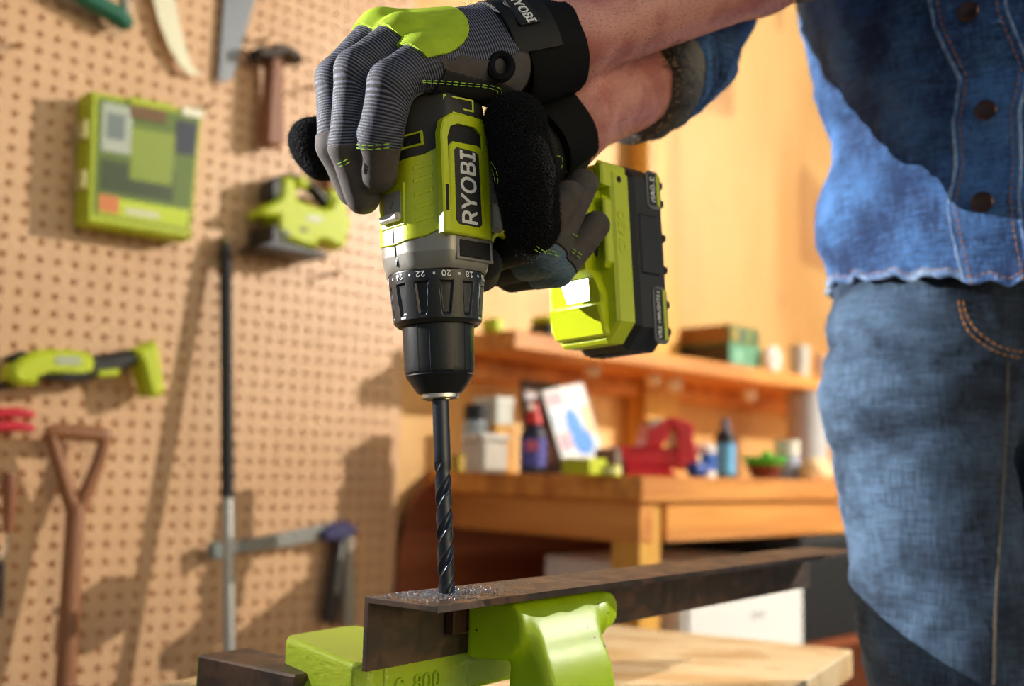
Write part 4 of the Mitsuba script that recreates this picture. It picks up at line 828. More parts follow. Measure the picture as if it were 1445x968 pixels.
# ---- right glove, round the handle
kr = 'person__glove_001'
A = lambda x, y, z, r: (Lp(x, y, z), r/1000)
chain = lambda *nodes: [(a[0], a[1], b[0], b[1], .0018) for a, b in zip(nodes[:-1], nodes[1:])]
fr = [chain(A(46, 34, 150, 15), A(48, 26, 106, 13.5), A(44, 6, 84, 12.5), A(30, -13, 85, 11)), chain(A(62, 37, 142, 15), A(52, 26, 98, 13.5), A(55, -23, 98, 12), A(82, -41, 131, 10.5)),
      chain(A(80, 38, 136, 15), A(74, 24, 94, 13), A(77, -22, 92, 11.5), A(104, -35, 145, 10)), chain(A(98, 36, 130, 14), A(88, 20, 90, 12.5), A(92, -19, 86, 10.5), A(119, -32, 119, 9.5))]
th_ = chain((Lp(62, -8, 174), .02), N(727, 174, .616, 17), N(742, 252, .606, 17.5), N(751, 318, .612, 15.5))
wr = [(RW0, .027), (at(778, 205, .705), .024)]
palm_r = [(wr[0][0], wr[0][1], wr[1][0], wr[1][1], .01)]+[(wr[1][0], .022, f[0][0], f[0][1], .012) for f in fr]+[(wr[1][0], .022, Lp(62, -8, 174), .020, .012), (Lp(62, -8, 172), .018, Lp(92, -6, 168), .016, .012), (wr[1][0], .020, Lp(100, 0, 166), .014, .012)]
bones_r = palm_r+sum(fr, [])+th_
Gr = blend(bones_r, .0014, .006); rv = np.asarray(Gr.vertices); rn = vnorm(Gr); bi, bt = boneof(rv, bones_r); np_ = len(palm_r)
fno = np.full(len(rv), -1); seg = np.zeros(len(rv))
for fi in range(4):
    for k in range(3): fno[bi == np_+3*fi+k] = fi; seg[bi == np_+3*fi+k] = k
isth = bi >= np_+12
f_ter = np.where(isth, np.where(bi == np_+12, bt-.5, .5)*.02, -.005)
f_lea = np.where((fno >= 1) & (seg == 2), (bt-.16)*.05, -.005)
f_tea = np.where((fno >= 1) & (seg == 2) , np.minimum((.14-bt)*.05, .02), np.where((fno >= 2) & (seg == 1), (bt-.55)*.04, -.005)); f_tea = np.minimum(f_tea, .006)
v1, f1, _ = clipf(rv, np.asarray(Gr.faces), None, -np.maximum(np.maximum(f_ter, f_lea), f_tea))
part(kr+'__back', trimesh.Trimesh(v1, f1, process=False), 'glove_dark', smooth=True, label='dark suede')
part(kr+'__fingertip', patch(Gr, f_lea, .0006, rn), 'glove_leather', smooth=True, label='grey brown suede fingertips')
part(kr+'__knit_side', patch(Gr, f_tea, .0003, rn), 'glove_teal', smooth=True, label='blue grey knit')
part(kr+'__thumb_terry', patch(Gr, f_ter, .0018, rn), 'terry', smooth=True, label='black terry cloth thumb')
fuzz(kr+'__terry_pile', Gr, f_ter, 16000, .0018)
sew(Gr, kr, [[(756, 344), (768, 351), (779, 356), (787, 358)], [(754, 348), (766, 355), (777, 360), (786, 362)], [(805, 330), (811, 333), (814, 336)], [(806, 352), (812, 356), (820, 361)], [(804, 356), (810, 360), (817, 365)],
             [(783, 219), (790, 221), (791, 231), (786, 241)], [(688, 224), (696, 234), (702, 248), (704, 262)], [(692, 222), (700, 232), (706, 246), (707, 260)]])
cR, q1, q2 = cuff(at(752, 205, .690), at(788, 176, .706), .033, .034, 5)
part(kr+'__cuff', cR, 'neoprene', smooth=50, label='black neoprene wrist cuff')
labels[kg] = {'label': 'grey glove with a lime knuckle pad on the rear of the drill'}; labels[kr] = {'label': 'dark glove with a terry cloth thumb round the drill handle'}
# ------------------------------------------------------------------ tools hung on the pegboard (wall frame: x along, y up, z out)
def wp(pts, o, off=(0, 0), s=1.0): return np.array([wl(off[0]+x/s, off[1]+y/s, o) for x, y in pts])
def wprism(pts, z0, z1, ch, off=(0, 0), s=1.0): return prism(wp(pts, z1, off, s), z0, z1, ch, WM)
def w3(px, py, o): q = wl(px, py, o); return WP(q[0], o, q[1])
C = lambda name, *c, **k: flat(name, *c, **k)
# carrying case
t = thing('tool_case', 'flat lime accessory case with a printed front hung on the pegboard', 'case')
fo = 0.052; c4 = wp([(128, 128), (286, 158), (270, 338), (122, 314)], fo)
part(t, prism(c4, 0.004, fo, .004, WM), C('case_green', 168, 182, 16), smooth=25)
def quad(a, b, c_, d): return np.array([c4[0]*(1-u)*(1-v)+c4[1]*u*(1-v)+c4[2]*u*v+c4[3]*(1-u)*v for u, v in ((a, b), (c_, b), (c_, d), (a, d))])
for nm, mt, rc in (('front_sheet', C('case_olive', 88, 112, 26), (.06, .04, .97, .93)), ('pale_panel', C('case_pale', 170, 178, 160), (.10, .07, .36, .44)), ('navy_panel', C('case_navy', 26, 36, 56), (.76, .10, .96, .36)), ('leaf_panel', C('case_leaf', 132, 150, 40), (.36, .22, .76, .62)),
                   ('dark_band', C('case_dark', 46, 64, 18), (.10, .50, .78, .74)), ('blue_panel', C('case_blue', 110, 122, 120), (.14, .14, .30, .34)), ('lime_band', C('case_lime', 186, 204, 20), (.09, .78, .95, .92)), ('orange_sticker', C('case_orange', 206, 120, 62), (.10, .77, .28, .90)), ('white_strip', C('case_white', 206, 204, 170), (.34, .84, .66, .89))):
    k = {'front_sheet': 0, 'lime_band': 1, 'dark_band': 1, 'pale_panel': 2, 'leaf_panel': 2, 'navy_panel': 2}.get(nm, 3); part(t+'__'+nm, prism(quad(*rc), fo-.001, fo+.0008+.0005*k, .0002, WM), mt)
part(t+'__handle_slot', prism(quad(.34, .03, .66, .15), fo-.001, fo+.0030, .0003, WM), C('case_slot', 104, 70, 18))
part(t+'__handle', prism(quad(.32, -.01, .70, .05), fo-.004, fo+.004, .001, WM), 'mat_case_green'[4:])
part(t+'__corner', prism(quad(.80, -.01, 1.0, .06), fo-.002, fo+.0034, .0005, WM), C('case_corner', 226, 224, 196))
for v_ in (.22, .60): part(t+'__clasp', prism(quad(-.035, v_, .03, v_+.14), .02, fo-.004, .001, WM), C('clasp', 196, 190, 120))
# claw hammer
t = thing('claw_hammer', 'old claw hammer with a wooden handle hung head up on the pegboard', 'hammer')
part(t+'__head', wprism([(365, 66), (376, 62), (384, 68), (394, 60), (408, 62), (424, 72), (432, 86), (420, 84), (408, 76), (398, 80), (384, 82), (376, 80), (366, 80)], .012, .05, .004), C('iron_dark', 52, 44, 36, metallic=.5))
part(t+'__handle', wprism([(384, 78), (398, 78), (402, 110), (403, 150), (404, 200), (398, 206), (382, 206), (377, 200), (379, 150), (382, 110)], .014, .044, .005), C('handle_brown', 132, 80, 50))
# saws
t = thing('hand_saw', 'grey tapering hand saw blade hung point down on the pegboard', 'saw')
part(t+'__blade', wprism([(308, 116), (328, 112), (366, -20), (420, -190), (320, -190), (316, 0)], .010, .0125, .0006), C('saw_steel', 118, 122, 128, metallic=.55, rough=.4))
part(t+'__handle', wprism([(312, -170), (430, -170), (444, -260), (420, -330), (340, -330), (310, -260)], .004, .028, .006), C('handle_brown', 150, 92, 58))
t = thing('pruning_saw', 'pale curved pruning saw blade hung on the pegboard', 'saw')
part(t+'__blade', wprism([(206, -60), (214, -10), (224, 30), (238, 66), (254, 92), (268, 106), (284, 104), (283, 99), (274, 98), (266, 78), (257, 46), (248, 6), (243, -60)], .016, .0195, .0008), C('blade_pale', 212, 208, 180, metallic=.3, rough=.35))
part(t+'__handle', wprism([(204, -60), (246, -60), (250, -170), (208, -170)], .008, .03, .006), C('handle_brown', 150, 92, 58))
t = thing('garden_shears', 'dark green handle of garden shears at the top of the pegboard', 'shears')
part(t+'__handle', tube([w3(80, -22, .03), w3(110, -8, .03), w3(140, 8, .03), w3(166, 22, .03), w3(180, 36, .03), w3(182, 40, .03)], [.011, .013, .0145, .0155, .013, .006], 16), C('shear_green', 24, 96, 72))
part(t+'__handle', tube([w3(120, -60, .03), w3(165, -22, .03), w3(176, 2, .03), w3(179, 22, .03)], [.007, .008, .008, .005], 12), C('shear_grey', 150, 146, 130))
part(t+'__blade', wprism([(60, -50), (90, -20), (100, -30), (20, -120)], .02, .03, .001), 'bright_metal')
# jigsaw
js = dict(off=(320, 220), s=5.377)
t = thing('jigsaw', 'lime and black jigsaw with a black sole hung on the pegboard', 'jigsaw')
part(t+'__body', wprism([(432, 165), (520, 150), (545, 330), (600, 352), (760, 405), (800, 380), (830, 300), (900, 310), (950, 500), (905, 700), (850, 690), (760, 640), (700, 640), (690, 690), (640, 690), (430, 620), (400, 560), (400, 455), (275, 450), (268, 405), (420, 310)], .012, .065, .006, **js), C('tool_lime', 186, 200, 30))
part(t+'__rear_grip', wprism([(560, 140), (620, 160), (640, 235), (580, 235), (545, 200)], .02, .055, .005, **js), 'tool_lime')
part(t+'__heel', wprism([(790, 245), (835, 250), (905, 320), (800, 400), (780, 330)], .015, .058, .005, **js), 'tool_lime')
part(t+'__motor', wprism([(330, 190), (350, 160), (440, 145), (430, 240), (415, 330), (335, 330)], .018, .058, .006, **js), 'black_plastic')
part(t+'__handle', wprism([(440, 138), (500, 118), (610, 160), (700, 225), (800, 320), (800, 390), (760, 380), (735, 310), (640, 230), (560, 180), (500, 160)], .020, .052, .006, **js), 'black_plastic')
part(t+'__sole', wprism([(235, 680), (335, 640), (345, 520), (400, 520), (425, 630), (640, 700), (800, 745), (740, 775), (500, 735), (330, 705), (240, 695)], .004, .075, .003, **js), 'black_plastic')
part(t+'__badge', prism(wp([(612, 450), (728, 462), (728, 502), (612, 490)], .0665, **js), .064, .0665, .0005, WM), C('badge_pale', 206, 208, 196))
part(t+'__knob', tube([w3(404, 329, .06), w3(404, 329, .075)], .006, 14), C('badge_pale', 206, 208, 196))
part(t+'__slot', prism(wp([(555, 540), (620, 552), (610, 580), (560, 570)], .0662, **js), .064, .0664, .0005, WM), 'black_plastic')
# pole
pt, pb = w3(318, 343, .022), w3(323, 915, .10); dn = nrm(pb-pt); fl = pt+dn*((pt[2]-0.004)/-dn[2])
mid = pt+dn*(np.linalg.norm(w3(321, 703, .07)-pt))
t = thing('extension_pole', 'long pole, black above and silver below, leaning on the pegboard', 'pole')
part(t+'__grip', tube([pt, pt+dn*.012, (pt+mid)/2, mid], [.0085, .0098, .0098, .0098], 18), 'black_rubber')
part(t+'__end_cap', tube([pt-dn*.012, pt-dn*.009, pt+dn*.002], [.005, .0085, .009], 16), C('cap_brown', 110, 92, 40))
part(t+'__shaft', tube([mid, fl], .0085, 18), C('silver', 176, 178, 174, metallic=.6, rough=.4))
# multi tool
mt_ = dict(off=(0, 460), s=1.906)
t = thing('cutting_multi_tool', 'lime and black multi tool lying sideways on the pegboard with its head to the right', 'multi tool')
part(t+'__body', wprism([(30, 110), (60, 85), (110, 62), (200, 64), (245, 72), (258, 95), (252, 128), (225, 140), (140, 132), (96, 158), (50, 158), (30, 140)], .01, .06, .007, **mt_), 'tool_lime')
part(t+'__neck', wprism([(240, 78), (300, 76), (372, 60), (382, 96), (330, 122), (300, 136), (240, 138)], .016, .052, .006, **mt_), 'black_plastic')
part(t+'__head', wprism([(362, 62), (395, 52), (418, 38), (430, 60), (446, 178), (430, 190), (406, 190), (384, 100)], .012, .060, .006, **mt_), 'tool_lime')
part(t+'__trim', wprism([(262, 118), (325, 112), (322, 134), (266, 138)], .012, .054, .003, **mt_), 'tool_lime')
part(t+'__grip', wprism([(100, 128), (250, 122), (250, 146), (180, 150), (150, 140), (104, 146)], .014, .062, .004, **mt_), 'black_plastic')
part(t+'__badge', prism(wp([(150, 80), (218, 82), (218, 106), (150, 104)], .0615, **mt_), .059, .0615, .0005, WM), C('badge_grey', 170, 176, 150))
part(t+'__cap', wprism([(24, 84), (60, 66), (80, 72), (44, 98)], .016, .05, .004, **mt_), 'black_plastic')
part(t+'__cord_end', tube([w3(22, 543, .03), w3(0, 545, .03), w3(-30, 548, .03)], .005, 10), 'black_plastic')
# pliers
t = thing('pliers', 'red handled pliers at the left edge of the pegboard', 'pliers')
for y0 in (583, 602): part(t+'__grip', tube([w3(-40, y0+6, .02), w3(-10, y0, .02), w3(24, y0-1, .02), w3(44, y0+2, .02), w3(49, y0+3, .02)], [.006, .007, .0075, .006, .003], 12), C('grip_red', 196, 34, 52))
part(t+'__jaws', wprism([(-40, 578), (-40, 616), (-90, 604), (-90, 592)], .012, .026, .003), 'bright_metal')
# spade
t = thing('spade', 'brown wooden spade with an open handle standing against the pegboard', 'spade')
so = .04
part(t+'__crossbar', tube([w3(66, 610, so), w3(80, 609, so), w3(140, 613, so), w3(152, 615, so)], [.009, .0115, .0115, .009], 14), C('spade_wood', 138, 88, 52))
for pts in ([(72, 614), (82, 650), (94, 690), (104, 722)], [(148, 618), (140, 650), (124, 690), (112, 722)]): part(t+'__handle_arm', tube(spline([w3(x, y, so) for x, y in pts], 5), np.interp(np.linspace(0, 1, 16), [0, 1], [.0085, .0105]), 12), 'spade_wood')
sb = w3(92, 968, so+.03); st = w3(107, 712, so); dn = nrm(sb-st)
part(t+'__shaft', tube([st, (st+sb)/2, sb, sb+dn*.12], [.0125, .0135, .0140, .0150], 16), 'spade_wood')
be = sb+dn*.10; part(t+'__blade', prism([[-.08, 0], [.08, 0], [.085, -.18], [.03, -.25], [0, -.265], [-.03, -.25], [-.085, -.18]], -.002, .002, .0008, M4(be, WT, V(0, 0, 1), WN)), C('iron_dark', 62, 54, 44, metallic=.5))
part(t+'__shadow_knot', tube([w3(107, 716, so+.012), w3(107, 722, so+.012)], .006, 10), C('knot', 96, 56, 32)) if False else None
# scraper
t = thing('file', 'small file with a brown handle low at the left edge of the pegboard', 'file')
part(t+'__handle', tube([w3(13, 668, .02), w3(14, 690, .02), w3(12, 730, .02), w3(11, 752, .02)], [.008, .0095, .008, .006], 14), C('handle_brown', 150, 92, 58))
part(t+'__shank', tube(spline([w3(11, 752, .02), w3(9, 770, .02), w3(4, 785, .02), w3(3, 795, .02)], 4), .0025, 8), 'bright_metal')
part(t+'__blade', wprism([(-2, 790), (7, 790), (6, 850), (2, 876), (-1, 850)], .015, .022, .001), 'black_plastic')
# clamp
t = thing('bar_clamp', 'grey bar clamp with a dark blue grip hung by the right edge of the pegboard', 'clamp')
part(t+'__bar', wprism([(304, 766), (335, 764), (400, 752), (474, 736), (490, 738), (484, 756), (400, 772), (335, 781), (304, 788)], .020, .027, .001), C('clamp_grey', 138, 140, 136, metallic=.3))
part(t+'__end_stop', wprism([(301, 766), (314, 766), (314, 789), (301, 789)], .014, .034, .002), C('stop_grey', 120, 134, 132))
part(t+'__head', wprism([(456, 752), (470, 740), (490, 736), (506, 744), (504, 754), (486, 762), (462, 764)], .012, .04, .004), C('clamp_blue', 48, 46, 92))
part(t+'__trigger', wprism([(478, 760), (488, 760), (483, 820), (476, 880), (460, 880), (468, 820)], .014, .034, .004), C('trigger_dark', 44, 36, 36))
part(t+'__trigger_edge', wprism([(482, 764), (487, 764), (478, 840), (473, 838)], .034, .037, .0008), 'clamp_grey')
part(t+'__grip', wprism([(490, 758), (502, 756), (504, 820), (506, 884), (488, 884), (488, 820)], .012, .036, .005), C('grip_pale', 158, 150, 134))
# chisel half hidden by the fingers, hooks
t = thing('chisel', 'wooden handled chisel half hidden behind the grey glove fingers', 'chisel')
part(t+'__handle', wprism([(464, 232), (478, 232), (480, 268), (462, 266)], .012, .03, .004), C('handle_brown', 150, 92, 58))
part(t+'__ferrule', wprism([(480, 236), (492, 238), (494, 275), (482, 272)], .012, .028, .003), 'black_plastic')
for px, py, lb in ((290, 150, 'beside the lime case'), (440, 124, 'left of the grey glove fingers'), (372, 56, 'behind the claw hammer head'), (476, 384, 'below the lime jigsaw'), (20, 64, 'near the top left corner')):
    t = thing('peg_hook', 'small brass wire hook in the pegboard '+lb, 'hook', 'wire hooks in the pegboard')
    part(t, tube(spline([w3(px, py, -.004), w3(px, py, .02), w3(px+3, py+2, .035), w3(px+6, py-4, .04)], 4), .0028, 8), C('hook_brass', 150, 106, 52, metallic=.4))
# ------------------------------------------------------------------ on the bench
def bxy(px, o): return wl(px, 667, o)[0]
def bench(px, o, h=0.0): return WP(bxy(px, o), o, BH+h)
def bsc(px, o): return np.dot(bench(px, o), V(0, 1, 0))/F                      # metres per pixel there
def bitem(px0, px1, py0, o): s = bsc((px0+px1)/2, o); return bench((px0+px1)/2, o), (px1-px0)*s, (667+.0*(px0)-py0)*s
def bmat(o_, rot=0.0): a = rot; x = WT*math.cos(a)+WN*math.sin(a); return M4(o_, x, np.cross([0, 0, 1], x), V(0, 0, 1))
# jar
b, w, h = bitem(651, 688, 573, .26); t = thing('storage_jar', 'round pale jar with a black lid at the left end of the bench', 'jar')
part(t+'__body', lathe([(.001, 0), (w*.5, 0), (w*.5, h*.62), (w*.46, h*.74), (w*.4, h*.78), (.001, h*.78)], 28, M4(b, WT, WN*-1, V(0, 0, 1))), C('jar_pale', 178, 186, 190), smooth=40)
part(t+'__lid', lathe([(.001, h*.78), (w*.47, h*.78), (w*.48, h*.8), (w*.47, h), (.001, h)], 28, M4(b, WT, WN*-1, V(0, 0, 1))), 'black_plastic')
# clear tub
b, w, h = bitem(650, 718, 613, .36); t = thing('plastic_tub', 'square translucent plastic tub in front of the black lidded jar', 'tub')
scene['mat_tub'] = {'type': 'twosided', 'bsdf': {'type': 'principled', 'base_color': {'type': 'rgb', 'value': lin(206, 196, 184)}, 'roughness': .18, 'clearcoat': .5}}
part(t+'__body', cat([cbox([-w*.36, -w*.36, 0], [w*.36, w*.36, h*.8], .006, bmat(b, .1))]), 'tub'); part(t+'__lid', cbox([-w*.38, -w*.38, h*.8], [w*.38, w*.38, h], .004, bmat(b, .1)), C('tub_lid', 214, 208, 200, rough=.3))
b, w, h = bitem(637, 656, 642, .40); t = thing('yellow_block', 'small dull yellow box at the left end of the bench', 'box'); part(t, cbox([-w*.4, -w*.4, 0], [w*.4, w*.4, h], .002, bmat(b)), C('dull_yellow', 176, 142, 30))
b, w, h = bitem(672, 716, 602, .16); t = thing('wood_block', 'wooden block under the pale grey box on the bench', 'wood block'); part(t, cbox([-w*.45, -.035, 0], [w*.45, .035, h], .002, bmat(b)), 'post_wood'); bb = b+V(0, 0, h)
b2, w, h2 = bitem(666, 710, 563, .16); t = thing('grey_box', 'pale grey box on a wooden block on the bench', 'box'); part(t+'__body', cbox([-w*.4, -.03, 0], [w*.4, .03, h2-h], .003, bmat(bb)), C('pale_grey', 190, 194, 184)); part(t+'__lid', cbox([-w*.42, -.032, h2-h-.012], [w*.42, .032, h2-h+.002], .002, bmat(bb)), C('lid_grey', 206, 208, 198))
# framed picture and print, leaning on the wall
def leaning(px0, px1, py0, o0, tilt, name, label, catg, shear=0.0):
    b, w, h = bitem(px0, px1, py0, o0); k = thing(name, label, catg); y = nrm(V(0, 0, 1)-WN*tilt+WT*shear); x = nrm(WT-y*np.dot(WT, y)); return k, M4(b, x, y, np.cross(x, y)), w/.80, h*1.04
t, Mx, w, h = leaning(736, 800, 543, .10, .12, 'framed_picture', 'dark framed picture leaning on the wall behind the red capped bottle', 'picture')
for q in ([-.5, 0, .5, .07], [-.5, .93, .5, 1], [-.5, .07, -.42, .93], [.42, .07, .5, .93]): part(t+'__frame', cbox([q[0]*w, q[1]*h, 0], [q[2]*w, q[3]*h, .012], .002, Mx), C('frame_dark', 48, 34, 28))
part(t+'__print', cbox([-.42*w, .07*h, .002], [.42*w, .93*h, .005], 0, Mx), C('print_brown', 120, 88, 64))
for q, c_ in (([-.38, .3, -.12, .86], (206, 204, 206)), ([.02, .70, .36, .88], (214, 190, 150)), ([.10, .15, .38, .5], (168, 158, 148)), ([-.06, .52, .30, .66], (60, 44, 40)), ([-.3, .1, .05, .28], (196, 180, 160))):
    part(t+'__print_patch', cbox([q[0]*w, q[1]*h, .005], [q[2]*w, q[3]*h, .0058], 0, Mx), C('pp%d' % c_[0], *c_))
t, Mx, w, h = leaning(790, 862, 545, .17, .22, 'picture_book', 'pale picture book with a bright blue shape leaning on the wall', 'book', shear=-.22)
part(t+'__cover', cbox([-.5*w, .06*h, 0], [.5*w, h, .008], .001, Mx), C('cover_pale', 214, 218, 214)); part(t+'__spine', cbox([-.53*w, .05*h, -.003], [-.5*w, h, .008], .001, Mx), C('frame_dark', 48, 34, 28)); part(t+'__back', cbox([.46*w, .25*h, -.004], [.53*w, .99*h, .007], .001, Mx), C('frame_dark', 48, 34, 28))
ov = lambda cx, cy, rx, ry, a=0: np.array([[cx+rx*math.cos(q)*math.cos(a)-ry*math.sin(q)*math.sin(a), cy+rx*math.cos(q)*math.sin(a)+ry*math.sin(q)*math.cos(a)] for q in np.linspace(0, 2*np.pi, 26)[:-1]])
part(t+'__blue_shape', cat([prism(ov(.0*w, .55*h, .17*w, .20*h, .15), .0079, .0092, 0, Mx), prism(ov(.10*w, .36*h, .25*w, .15*h, -.5), .0079, .0094, 0, Mx)]), C('print_blue', 10, 126, 222))
for q, c_ in (([-.45, .80, -.1, .96], (206, 150, 160)), ([.0, .78, .42, .94], (224, 214, 196)), ([.28, .4, .46, .74], (230, 190, 120)), ([-.44, .30, -.2, .5], (232, 214, 160)), ([-.46, .56, -.26, .76], (176, 196, 214))):
    part(t+'__print_patch', cbox([q[0]*w, q[1]*h, .008], [q[2]*w, q[3]*h, .0087], 0, Mx), C('pq%d' % c_[2], *c_))
# red capped bottle
b, w, h = bitem(733, 770, 568, .33); t = thing('spray_bottle', 'dark blue bottle with a red spray cap on the bench', 'bottle'); Mx = M4(b, WT, -WN, V(0, 0, 1))
part(t+'__body', lathe([(.001, 0), (w*.46, 0), (w*.5, h*.04), (w*.5, h*.52), (w*.42, h*.62), (w*.26, h*.68), (w*.24, h*.72), (.001, h*.72)], 28, Mx), C('bottle_navy', 30, 30, 52), smooth=40)
part(t+'__label', lathe([(w*.505, h*.10), (w*.51, h*.10), (w*.51, h*.5), (w*.505, h*.5)], 28, Mx), C('label_purple', 78, 76, 156)); part(t+'__cap', lathe([(.001, h*.70), (w*.34, h*.70), (w*.32, h*.76), (w*.2, h*.9), (w*.16, h), (.001, h)], 20, Mx), C('cap_red', 206, 44, 34), smooth=40)
part(t+'__nozzle', tube([b+V(0, 0, h*.93), b+V(0, 0, h*.93)+nrm(V(-.6, -.8, 0))*w*.4], [w*.14, w*.10], 12), C('nozzle_white', 226, 210, 200))
part(t+'__label_mark', cbox([-w*.25, -.002, h*.32], [w*.2, .002, h*.46], 0, M4(b+nrm(V(-.03, -1, 0))*w*.515, nrm(V(1, -.03, 0)), V(0, 1, 0), V(0, 0, 1))), C('mark_pink', 206, 96, 120))
# lime packs, grey block
b, w, h = bitem(800, 848, 646, .40); t = thing('lime_pack', 'lime green packet lying on the bench below the picture book', 'packet'); part(t, cbox([-w*.42, -.03, 0], [w*.42, .03, h*1.1], .003, bmat(b)), C('pack_lime', 190, 200, 20))
b, w, h = bitem(846, 876, 652, .43); t = thing('lime_tin', 'short lime and white tin on the bench beside the red vice', 'tin'); part(t+'__body', lathe([(.001, 0), (w*.48, 0), (w*.5, .002), (w*.5, h), (.001, h)], 24, M4(b, WT, -WN, V(0, 0, 1))), 'pack_lime'); part(t+'__label', lathe([(w*.5, h*.25), (w*.51, h*.25), (w*.51, h*.8), (w*.5, h*.8)], 24, M4(b, WT, -WN, V(0, 0, 1))), C('label_cream', 226, 224, 160))
b, w, h = bitem(846, 874, 630, .30); t = thing('grey_block', 'small grey brown block behind the lime tin on the bench', 'block'); part(t, cbox([-w*.4, -.025, 0], [w*.4, .025, h], .002, bmat(b)), C('block_grey', 112, 98, 86))
# red vice, parallel to the bench
vs = bsc(920, .34); b = bench(922, .34); Mv = M4(b, nrm(V(1, .12, 0)), V(0, 0, 1), nrm(V(.12, -1, 0)))
vp = lambda pts: np.array([[(850+x/4.516-922)*vs, (667-(540+y/4.516))*vs] for x, y in pts]); t = thing('red_vice', 'small red bench vice standing on the workbench under the stud', 'vice')
part(t+'__slide', prism(vp([(62, 392), (250, 388), (470, 400), (470, 520), (120, 520)]), -.035, .035, .004, Mv), C('vice_red', 188, 30, 44, rough=.35), smooth=30)
part(t+'__front_jaw', prism(vp([(235, 400), (262, 262), (330, 215), (405, 225), (395, 300), (345, 400)]), -.04, .04, .004, Mv), 'vice_red')
part(t+'__rear_jaw', prism(vp([(385, 215), (420, 200), (520, 235), (552, 250), (548, 330), (572, 440), (560, 520), (440, 520), (440, 300)]), -.04, .04, .004, Mv), 'vice_red')
part(t+'__base', prism(vp([(110, 520), (400, 520), (430, 572), (430, 574), (110, 574)][:3]+[(430, 574), (112, 574)]), -.05, .05, .003, Mv), 'vice_red')
part(t+'__jaw_insert', prism(vp([(258, 262), (280, 218), (350, 212), (345, 235), (300, 250), (285, 275)]), -.042, .042, .001, Mv), 'bright_metal')
part(t+'__screw', tube([(Mv@V((850+470/4.516-922)*vs, (667-(540+480/4.516))*vs, 0, 1))[:3], (Mv@V((850+595/4.516-922)*vs, (667-(540+475/4.516))*vs, 0, 1))[:3]], .016, 16), 'bright_metal')
part(t+'__handle', tube([(Mv@V((850+580/4.516-922)*vs, (667-(540+430/4.516))*vs, .03, 1))[:3], (Mv@V((850+590/4.516-922)*vs, (667-(540+560/4.516))*vs, .03, 1))[:3]], .006, 10), 'bright_metal')
# cans and bottles
def can(name, label, catg, px0, px1, py0, o, body, extra):
    b, w, h = bitem(px0, px1, py0, o); k = thing(name, label, catg); Mx = M4(b, WT, -WN, V(0, 0, 1))
    part(k+'__body', lathe([(.001, 0), (w*.48, 0), (w*.5, h*.03), (w*.5, h*body[1]), (w*.36, h*(body[1]+.08)), (.001, h*(body[1]+.08))], 26, Mx), body[0], smooth=40)
    for nm, mt, r0, z0, z1 in extra: part(k+'__'+nm, lathe([(.001, h*z0), (w*r0, h*z0), (w*r0, h*z1), (.001, h*z1)], 26, Mx), mt)
can('blue_cap_can', 'white can with a blue band beside the red vice on the bench', 'can', 978, 1010, 620, .36, (C('can_white', 220, 218, 214), .9), [('band', C('band_blue', 20, 84, 178), .515, .2, .72)])
can('glue_bottle', 'black bottle with a light blue label on the bench', 'bottle', 1010, 1037, 584, .33, (C('bottle_black', 30, 28, 30), .70), [('label', C('label_blue', 96, 176, 224), .51, .06, .58), ('cap', C('cap_grey', 96, 104, 124), .22, .76, 1.0)])
b, w, h = bitem(965, 1003, 656, .46); t = thing('blue_roll', 'small dark blue roll lying before the white can on the bench', 'roll'); part(t, tube([b+V(0, 0, .014)-WT*w*.34, b+V(0, 0, .014)+WT*w*.34], .013, 18), C('roll_blue', 16, 66, 150))
b, w, h = bitem(1047, 1110, 636, .36); t = thing('green_dish', 'bright green dish on a brown bowl on the bench', 'dish')
part(t+'__dish', lathe([(.001, h*.6), (w*.36, h*.6), (w*.5, h*.88), (w*.5, h*.98), (w*.34, h*.74), (.001, h*.72)], 30, M4(b, WT, -WN, V(0, 0, 1))), C('dish_green', 74, 186, 40), smooth=40); part(t+'__knob', lathe([(.001, h*.7), (w*.14, h*.7), (w*.12, h*1.2), (.001, h*1.28)], 18, M4(b+WT*w*.1, WT, -WN, V(0, 0, 1))), 'dish_green', smooth=40)
part(t+'__bowl', lathe([(.001, 0), (w*.24, 0), (w*.42, h*.55), (w*.4, h*.6), (.001, h*.6)], 30, M4(b, WT, -WN, V(0, 0, 1))), C('bowl_brown', 112, 44, 30), smooth=40)
b, w, h = bitem(1112, 1166, 546, .16); t = thing('white_canister', 'tall white canister at the back of the bench beside the jeans', 'canister'); part(t+'__body', lathe([(.001, 0), (w*.5, 0), (w*.5, h*.93), (.001, h*.93)], 32, M4(b, WT, -WN, V(0, 0, 1))), C('canister_white', 184, 188, 190), smooth=40); part(t+'__lid', lathe([(.001, h*.93), (w*.52, h*.93), (w*.52, h*.985), (w*.46, h), (.001, h)], 32, M4(b, WT, -WN, V(0, 0, 1))), 'canister_white', smooth=40)
can('white_tub', 'white lidded tub with a pale blue base in front of the canister', 'tub', 1092, 1128, 612, .36, (C('tub_blue', 176, 184, 204), .55), [('lid', C('tub_white', 224, 220, 206), .5, .6, .98)])
b, w, h = bitem(1128, 1176, 630, .42); t = thing('beige_cloth', 'crumpled beige cloth on the bench beside the jeans', 'cloth'); part(t, crumple(blend([(b+V(0, 0, h*.42)-WT*w*.2, h*.42, b+V(0, 0, h*.42)+WT*w*.25, h*.46, .01), (b+V(0, 0, h*.3)-WT*w*.4, h*.3, b+V(0, 0, h*.35), h*.36, .01)], .004), .02, 40, 2), C('cloth_beige', 226, 196, 150, rough=.9), smooth=True)
